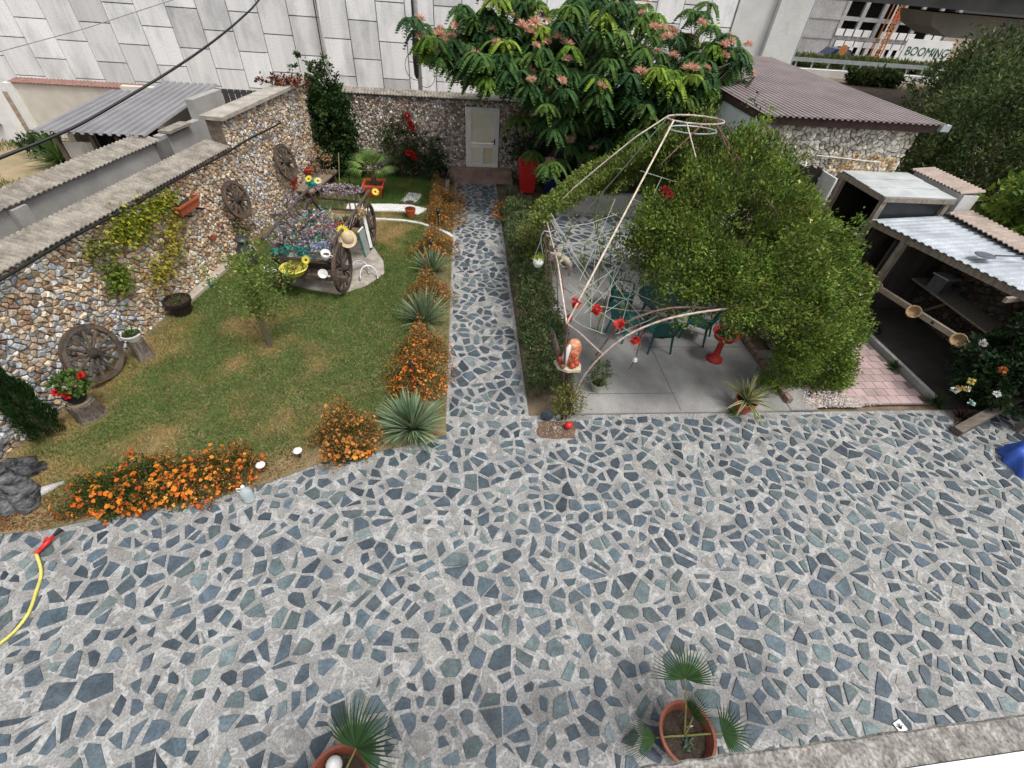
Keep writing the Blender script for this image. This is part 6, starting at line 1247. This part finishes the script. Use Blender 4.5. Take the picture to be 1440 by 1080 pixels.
# ---- pedestal planter, agave
q = G(1003, 507); t = thing('pedestal_planter', 'tall red pedestal planter on the slab beneath the vine', 'planter', (q[0], q[1]-.0, .035)); PED = mat('red_pedestal', (.42, .035, .025), (.3, .025, .02), rough=.45, scale=4, bump=.05)
build('pedestal', MB().lathe([(0, 0), (.17, 0), (.17, .04), (.12, .07), (.075, .12), (.06, .3), (.065, .45), (.09, .5), (0, .5)], 20), PED, t, local=True, smooth=True); build('bowl', MB().lathe([(0, .5), (.1, .5), (.2, .57), (.25, .68), (.27, .7), (.24, .7), (.19, .62), (0, .6)], 22), PED, t, local=True, smooth=True); build('soil', MB().lathe([(.21, .645), (0, .66)], 14), SOIL, t, local=True); tuft(t, .66, 90, .13, .035, [GD, GM, (.08, .1, .04)], .1)
q = G(1042, 577); t = lathepot('agave_pot', (q[0], q[1], .035), .19, .25, TERRA, 'round terracotta pot with a striped agave at the slab edge', 'flower pot'); n = 46; a = rng.uniform(0, 2*PI, n); e = rng.uniform(.2, 1.4, n); D = np.stack([np.cos(a)*np.cos(e), np.sin(a)*np.cos(e), np.sin(e)], 1)
P = D*.02+np.array([0, 0, .22]); Ln = .6*rng.uniform(.8, 1.1, n); dr = .35*np.cos(e)
npmesh('leaf_margins', *blades(P, D, Ln, .062, palette(n, [(.5, .48, .2), (.58, .55, .28)], .12), dr, 4), LEAF, t, local=True)
npmesh('leaves', *blades(P+np.array([0, 0, .004]), D, Ln*.99, .03, palette(n, [(.1, .16, .07), (.13, .19, .08)], .15), dr*.99, 4), LEAF, t, local=True)
rosette('grass_tuft', cpx(1028, 583), 50, .14, .012, 'short grass tuft growing at the foot of the agave pot', [GM, GL], .3, cat='grass tuft')
# gravel and litter at the vine foot
n = 1700; X = rng.normal(7.15, .3, n); Y = 5.56+np.abs(rng.normal(0, .18, n)); Z = .02+.1*np.exp(-((X-7.15)/.3)**2)*rng.random(n); mb = MB()
for i in range(n):
    s = random.uniform(.012, .028); k = random.choice([(.6, .52, .46), (.66, .62, .58), (.5, .38, .32), (.42, .36, .32), (.7, .68, .66)]); x, y, z = X[i], Y[i], Z[i]
    mb.add([(x-s, y, z), (x, y-s, z), (x+s, y, z), (x, y+s, z), (x, y, z+s), (x, y, z-s)], [(0, 1, 4), (1, 2, 4), (2, 3, 4), (3, 0, 4), (1, 0, 5), (2, 1, 5), (3, 2, 5), (0, 3, 5)], k)
tag(build('gravel', mb, ROCK), 'heap of pale pinkish gravel at the foot of the vine', 'gravel', kind='stuff')
BK = thing('brick_edging', 'row of small weathered bricks edging the slab under the vine', 'brick edging', (6.3, 6.8, 0))
for k in range(13): build('brick', MB().box((6.22+random.uniform(-.02, .02), 5.75+.2*k, .09), (.1, .17, .12), rz=random.uniform(-.2, .2)), mat('old_brick', (.3, .2, .16), (.18, .13, .1), scale=8, bump=.5), BK)
# ================================================================ right-hand greenery
def tree(name, base, crown, radii, nclump, per, L, Wd, cols, label, h, cr=.5, group=None, inner=.3):
    t = thing(name, label, 'tree', (*base, 0), group=group); tk = MB().tube([(0, 0, -.1), (.1, 0, h*.4), (crown[0]-base[0], crown[1]-base[1], h)], [.2, .16, .1], 9)
    build('trunk', tk, BARK, t, local=True, smooth=True); lm = MB()
    for k in range(8):
        a = 6.28*k/8; c = (crown[0]-base[0]+radii[0]*.6*math.cos(a), crown[1]-base[1]+radii[1]*.6*math.sin(a), crown[2]+radii[2]*.3*math.sin(k)); lm.tube([(.05, 0, h*.5), (c[0]*.5, c[1]*.5, (h*.5+c[2])/2), c], [.08, .05, .02], 6)
    build('limbs', lm, BARK, t, local=True)
    npmesh('crown', *cloud((crown[0]-base[0], crown[1]-base[1], crown[2]), radii, nclump, per, cr, L, Wd, cols, inner=inner), LEAF, t, local=True)
TD = [(.035, .065, .02), (.055, .095, .028), (.075, .12, .036), (.11, .15, .045), (.14, .17, .06)]
TG = 'trees beyond the side wall'
tree('neighbour_tree', (18.8, 17.5), (19.1, 17.5, 2.7), (2.9, 2.6, 2.7), 620, 32, .2, .07, TD, 'large dark green tree rising behind the brown roofed outbuilding', 4, .55, TG)
tree('neighbour_tree', (15.6, 13.2), (15.4, 13.2, 2.7), (2.3, 2.0, 2.5), 560, 32, .15, .06, TD, 'dark green tree leaning over the side wall behind the sheds', 3, .45, TG)
tree('neighbour_tree', (20.5, 14), (19.8, 13.6, 3.7), (3.0, 3.2, 3.0), 560, 32, .2, .07, TD, 'tall dark tree at the far side of the wall by the bridge pier', 4, .6, TG)
tree('fig_tree', (14.2, 9.0), (13.7, 9.2, 2.35), (1.7, 1.4, 1.3), 190, 20, .2, .15, [(.12, .2, .03), (.17, .25, .04), (.09, .16, .03), (.22, .3, .05)], 'bright green broad leaved tree hanging over the side wall coping', 2, .32)
shrub('roadside_bush', (34, 42.4), (2.6, .8, .4), 120, 30, .35, .2, TD, 'dark rough bushes in front of the white roadside barrier', inner=.2, cr=.5)
tree('roadside_tree', (41.5, 40), (41.5, 40, 1.4), (3.0, 2.5, 2.2), 300, 30, .4, .15, TD+[(.14, .17, .06)], 'pale green roadside tree in front of the billboard', 2, .8)
RH = thing('roadside_hedge', 'strip of tall green weeds behind the guard rail', 'hedge', (36, 50.5, 0)); n = 900; c = np.stack([rng.uniform(24, 52, n), rng.uniform(50, 51.5, n), rng.uniform(-.1, .5, n)], 1); npmesh('foliage', *clumps(c, 14, .4, .5, .14, [(.11, .16, .04), (.15, .2, .05), (.08, .13, .03), (.2, .2, .07)], np.tile([0, 0, 1.], (n, 1))), LEAF, RH)
t = shrub('corner_bush', (10.55, 5.6), (1.35, .8, 1.1), 560, 20, .1, .06, [(.014, .035, .014), (.022, .05, .018), (.035, .07, .022), (.05, .09, .03)], 'dark glossy bush with small pale flowers at the end of the open shed', inner=.25)
for px, py, c in ((1366, 536, (.75, .65, .2)), (1350, 546, (.7, .45, .15)), (1360, 547, (.7, .68, .4)), (1343, 548, (.6, .68, .6)), (1402, 554, (.75, .73, .72)), (1366, 566, (.45, .6, .55)), (1382, 482, (.7, .68, .66)), (1410, 520, (.5, .15, .05))):
    q = np.array(atY(px, py, 5.0))-np.array([10.55, 5.6, 0]); bloom(t, tuple(q), .06, c, 24)
rosette('grass_tuft', (9.35, 5.62), 90, .28, .02, 'weedy grass tuft at the corner of pavers and kerb', [GM, (.09, .12, .04), GD], .4, cat='grass tuft'); rosette('grass_tuft', (9.2, 6.7), 70, .22, .018, 'weeds growing along the concrete kerb of the pavers', [GM, GD], .4, cat='grass tuft')
rosette('red_rosette', cpx(1350, 590), 60, .3, .03, 'dark red leaved plant beside the timber beam', [(.12, .02, .025), (.08, .015, .02), (.05, .06, .02)], .35, cat='plant')
rosette('yard_agapanthus', (-13.2, 17.0), 130, 1.15, .07, 'clump of long green strap leaves in the neighbouring yard', [(.06, .12, .03), (.09, .16, .04), (.12, .19, .05)], .45, cat='plant'); shrub('yard_bush', (-14.2, 17.8), (.7, .5, .35), 60, 14, .14, .06, DK1, 'low dark bush beside the strap leaved clump in the neighbouring yard', inner=.2)
n = 15000; P = np.stack([rng.uniform(-18, -9.7, n), rng.uniform(9, 19, n), np.full(n, -.03)], 1); P = P[(snoise(P[:, 0], P[:, 1], 9, .8) > -.1)]; n = len(P); tag(npmesh('yard_grass', *leaves(P, rdir(n)*.6+np.array([0, 0, .8]), rng.uniform(.1, .22, n), .03, palette(n, [(.1, .14, .035), (.15, .17, .05), (.26, .22, .08)], .2)), LEAF), 'thin grass in the neighbouring yard', 'grass', kind='stuff')
# ================================================================ near foreground
t = thing('hose_nozzle', 'red and black spray nozzle at the end of the yellow hose', 'nozzle', (*cpx(70, 768), .04), -.2); build('grip', MB().tube([(-.02, -.1, .02), (0, 0, .03), (.02, .1, .05)], [.022, .028, .022], 8), REDP, t, local=True, smooth=True); build('head', MB().tube([(.02, .1, .05), (.05, .2, .06)], [.02, .035], 8), BLACKP, t, local=True); build('trigger', MB().tube([(-.05, .0, .03), (-.04, .08, .05)], .012, 6), REDP, t, local=True); build('collar', MB().tube([(-.03, -.14, .02), (-.02, -.09, .02)], .027, 8), REDP, t, local=True)
nzc = cpx(70, 768); hp = [(nzc[0]-.03*math.cos(.2)-.13*math.sin(.2), nzc[1]+.03*math.sin(.2)-.13*math.cos(.2), .055)]+[G(px, py, .025) for px, py in ( (58, 805), (50, 835), (40, 862), (22, 886), (0, 905), (-40, 935), (-90, 960))]
tag(build('garden_hose', MB().tube(spline(hp, 6), .018, 8), mat('yellow_hose', (.68, .62, .16), (.58, .5, .12), rough=.5, bump=.05), org=hp[3], smooth=True), 'yellow garden hose curving over the stone paving', 'hose')
q = cpx(352, 703); t = thing('water_bottle', 'large clear plastic water bottle with handle on the paving edge', 'bottle', (*q, .012), .3); PET = mat('clear_plastic', (.8, .88, .88), (.7, .8, .82), rough=.15, bump=.1, bscale=20, fine=0, trans=.55, spec=.5)
build('bottle_body', MB().lathe([(0, 0), (.07, 0), (.08, .02), (.078, .05), (.082, .07), (.078, .1), (.082, .12), (.078, .15), (.08, .2), (.06, .26), (.025, .29), (.022, .31), (0, .312)], 20), PET, t, local=True, smooth=True); build('cap', MB().lathe([(0, .31), (.025, .31), (.025, .335), (0, .336)], 12), WHITEP, t, local=True); build('bottle_handle', MB().tube([(-.03, 0, .29), (-.08, 0, .31), (-.09, 0, .25), (-.06, 0, .23)], .008, 6), WHITEP, t, local=True)
def fgpalm(c, rz, label, fronds, r=.19):
    t = thing('terracotta_palm', label, 'potted palm', (*c, .012), rz); h = .36
    build('pot_body', MB().lathe([(0, 0), (r*.66, 0), (r*.92, h*.82), (r*1.03, h*.82), (r*1.07, h), (r*.96, h), (r*.88, h*.82), (r*.82, h*.6)], 30), DTERRA, t, local=True, smooth=False); build('soil', MB().lathe([(r*.84, h*.66), (r*.4, h*.68), (0, h*.69)], 18), SOIL, t, local=True)
    for f in fronds: fan(t, (f.get('bx', 0), f.get('by', 0), h*.7), f['d'], f['p'], f['R'], f.get('n', 28), [(.035, .085, .024), (.045, .1, .028), (.028, .065, .02), (.055, .11, .034)], f.get('s', 2.6), f.get('k', .25), roll=f.get('roll', 0.))
    return t
fg1 = G(958, 1052)
t = fgpalm((2.22, .74), 0, 'terracotta pot with fan palm fronds and small succulent on the paving', [dict(d=(.05, .75, .75), p=.58, R=.42, n=30, s=3.2, roll=.2), dict(d=(.2, .35, .6), p=.25, R=.32, n=24, s=2.2, roll=.9), dict(d=(.9, -.05, .25), p=.38, R=.34, n=22, s=2.8, roll=.0), dict(d=(-.85, .0, .12), p=.32, R=.36, n=20, s=1.7, k=.9, roll=.6)], .27)
P = rng.normal(0, .035, (40, 3)); P[:, 2] = .25; P[:, 1] -= .07; tag(npmesh('succulent', *leaves(P, rdir(40)+np.array([0, 0, .8]), .055, .03, palette(40, [(.2, .26, .2), (.14, .2, .14)], .2)), LEAF, t, local=True), kind='stuff')
build('plant_tag', MB().box((.05, .06, .33), (.06, .004, .05)), WHITEP, t, local=True)
t = fgpalm((-1.2, .6), .3, 'terracotta pot with fan palm and a white egg ornament on the paving', [dict(d=(.55, .5, .55), p=.34, R=.5, n=28, s=3.3, roll=.1), dict(d=(-.8, .1, .3), p=.3, R=.34, n=18, s=2.0, k=.5), dict(d=(.5, -.5, .4), p=.2, R=.36, n=18, s=2.2)], .28)
tag(build('white_egg', MB().ball((-1.26, .74, .36), (.075, .075, .11), 14, 10), WHITEP, org=(-1.2, .72, .34), smooth=True), 'white egg shaped ornament sitting in the palm pot', 'ornament')
LG = thing('house_ledge', 'rough grey cement ledge with white plaster below the viewpoint', 'ledge', (2, .25, 3)); 
def ly(x): return .253+.0304*x
LED = mat('ledge_cement', (.36, .34, .31), (.13, .12, .11), scale=9, bump=1, bscale=30, fine=.25); mb = MB(); k = 60; vs = []
for i in range(k+1):
    x = -1.0+5.6*i/k; j = random.uniform(-.004, .004)
    vs += [(x, ly(x)+j, 2.9), (x, ly(x)+j*1.5, 2.985), (x, ly(x)-.012+j, 3.0), (x, ly(x)-.15, 3.0+random.uniform(-.002, .002)), (x, ly(x)-.15, 2.9)]
build('ledge', mb.add(vs, [(5*i+a, 5*i+a+1, 5*i+a+6, 5*i+a+5) for i in range(k) for a in range(4)]), LED, LG)
build('white_plaster', MB().prism([(-1, ly(-1)-.155), (4.6, ly(4.6)-.155), (4.6, ly(4.6)-.29), (-1, ly(-1)-.29)], 2.6, 3.012), WPLASTER, LG)
q = cpx(1264, 1022); pcard = tag(build('printed_card', MB().box((q[0], q[1], .022), (.11, .1, .006), rz=.3), WHITEP, org=(*q, .015)), 'small white printed card lying on the stone paving by the ledge', 'card')
for a in (-.9, -.4, 0, .4, .9): build('print_mark', MB().bar((q[0]-.01, q[1]-.025, .0262), (q[0]-.01+.05*math.sin(a), q[1]-.025+.055*math.cos(a), .0262), .009, .001), BLACKP, pcard)
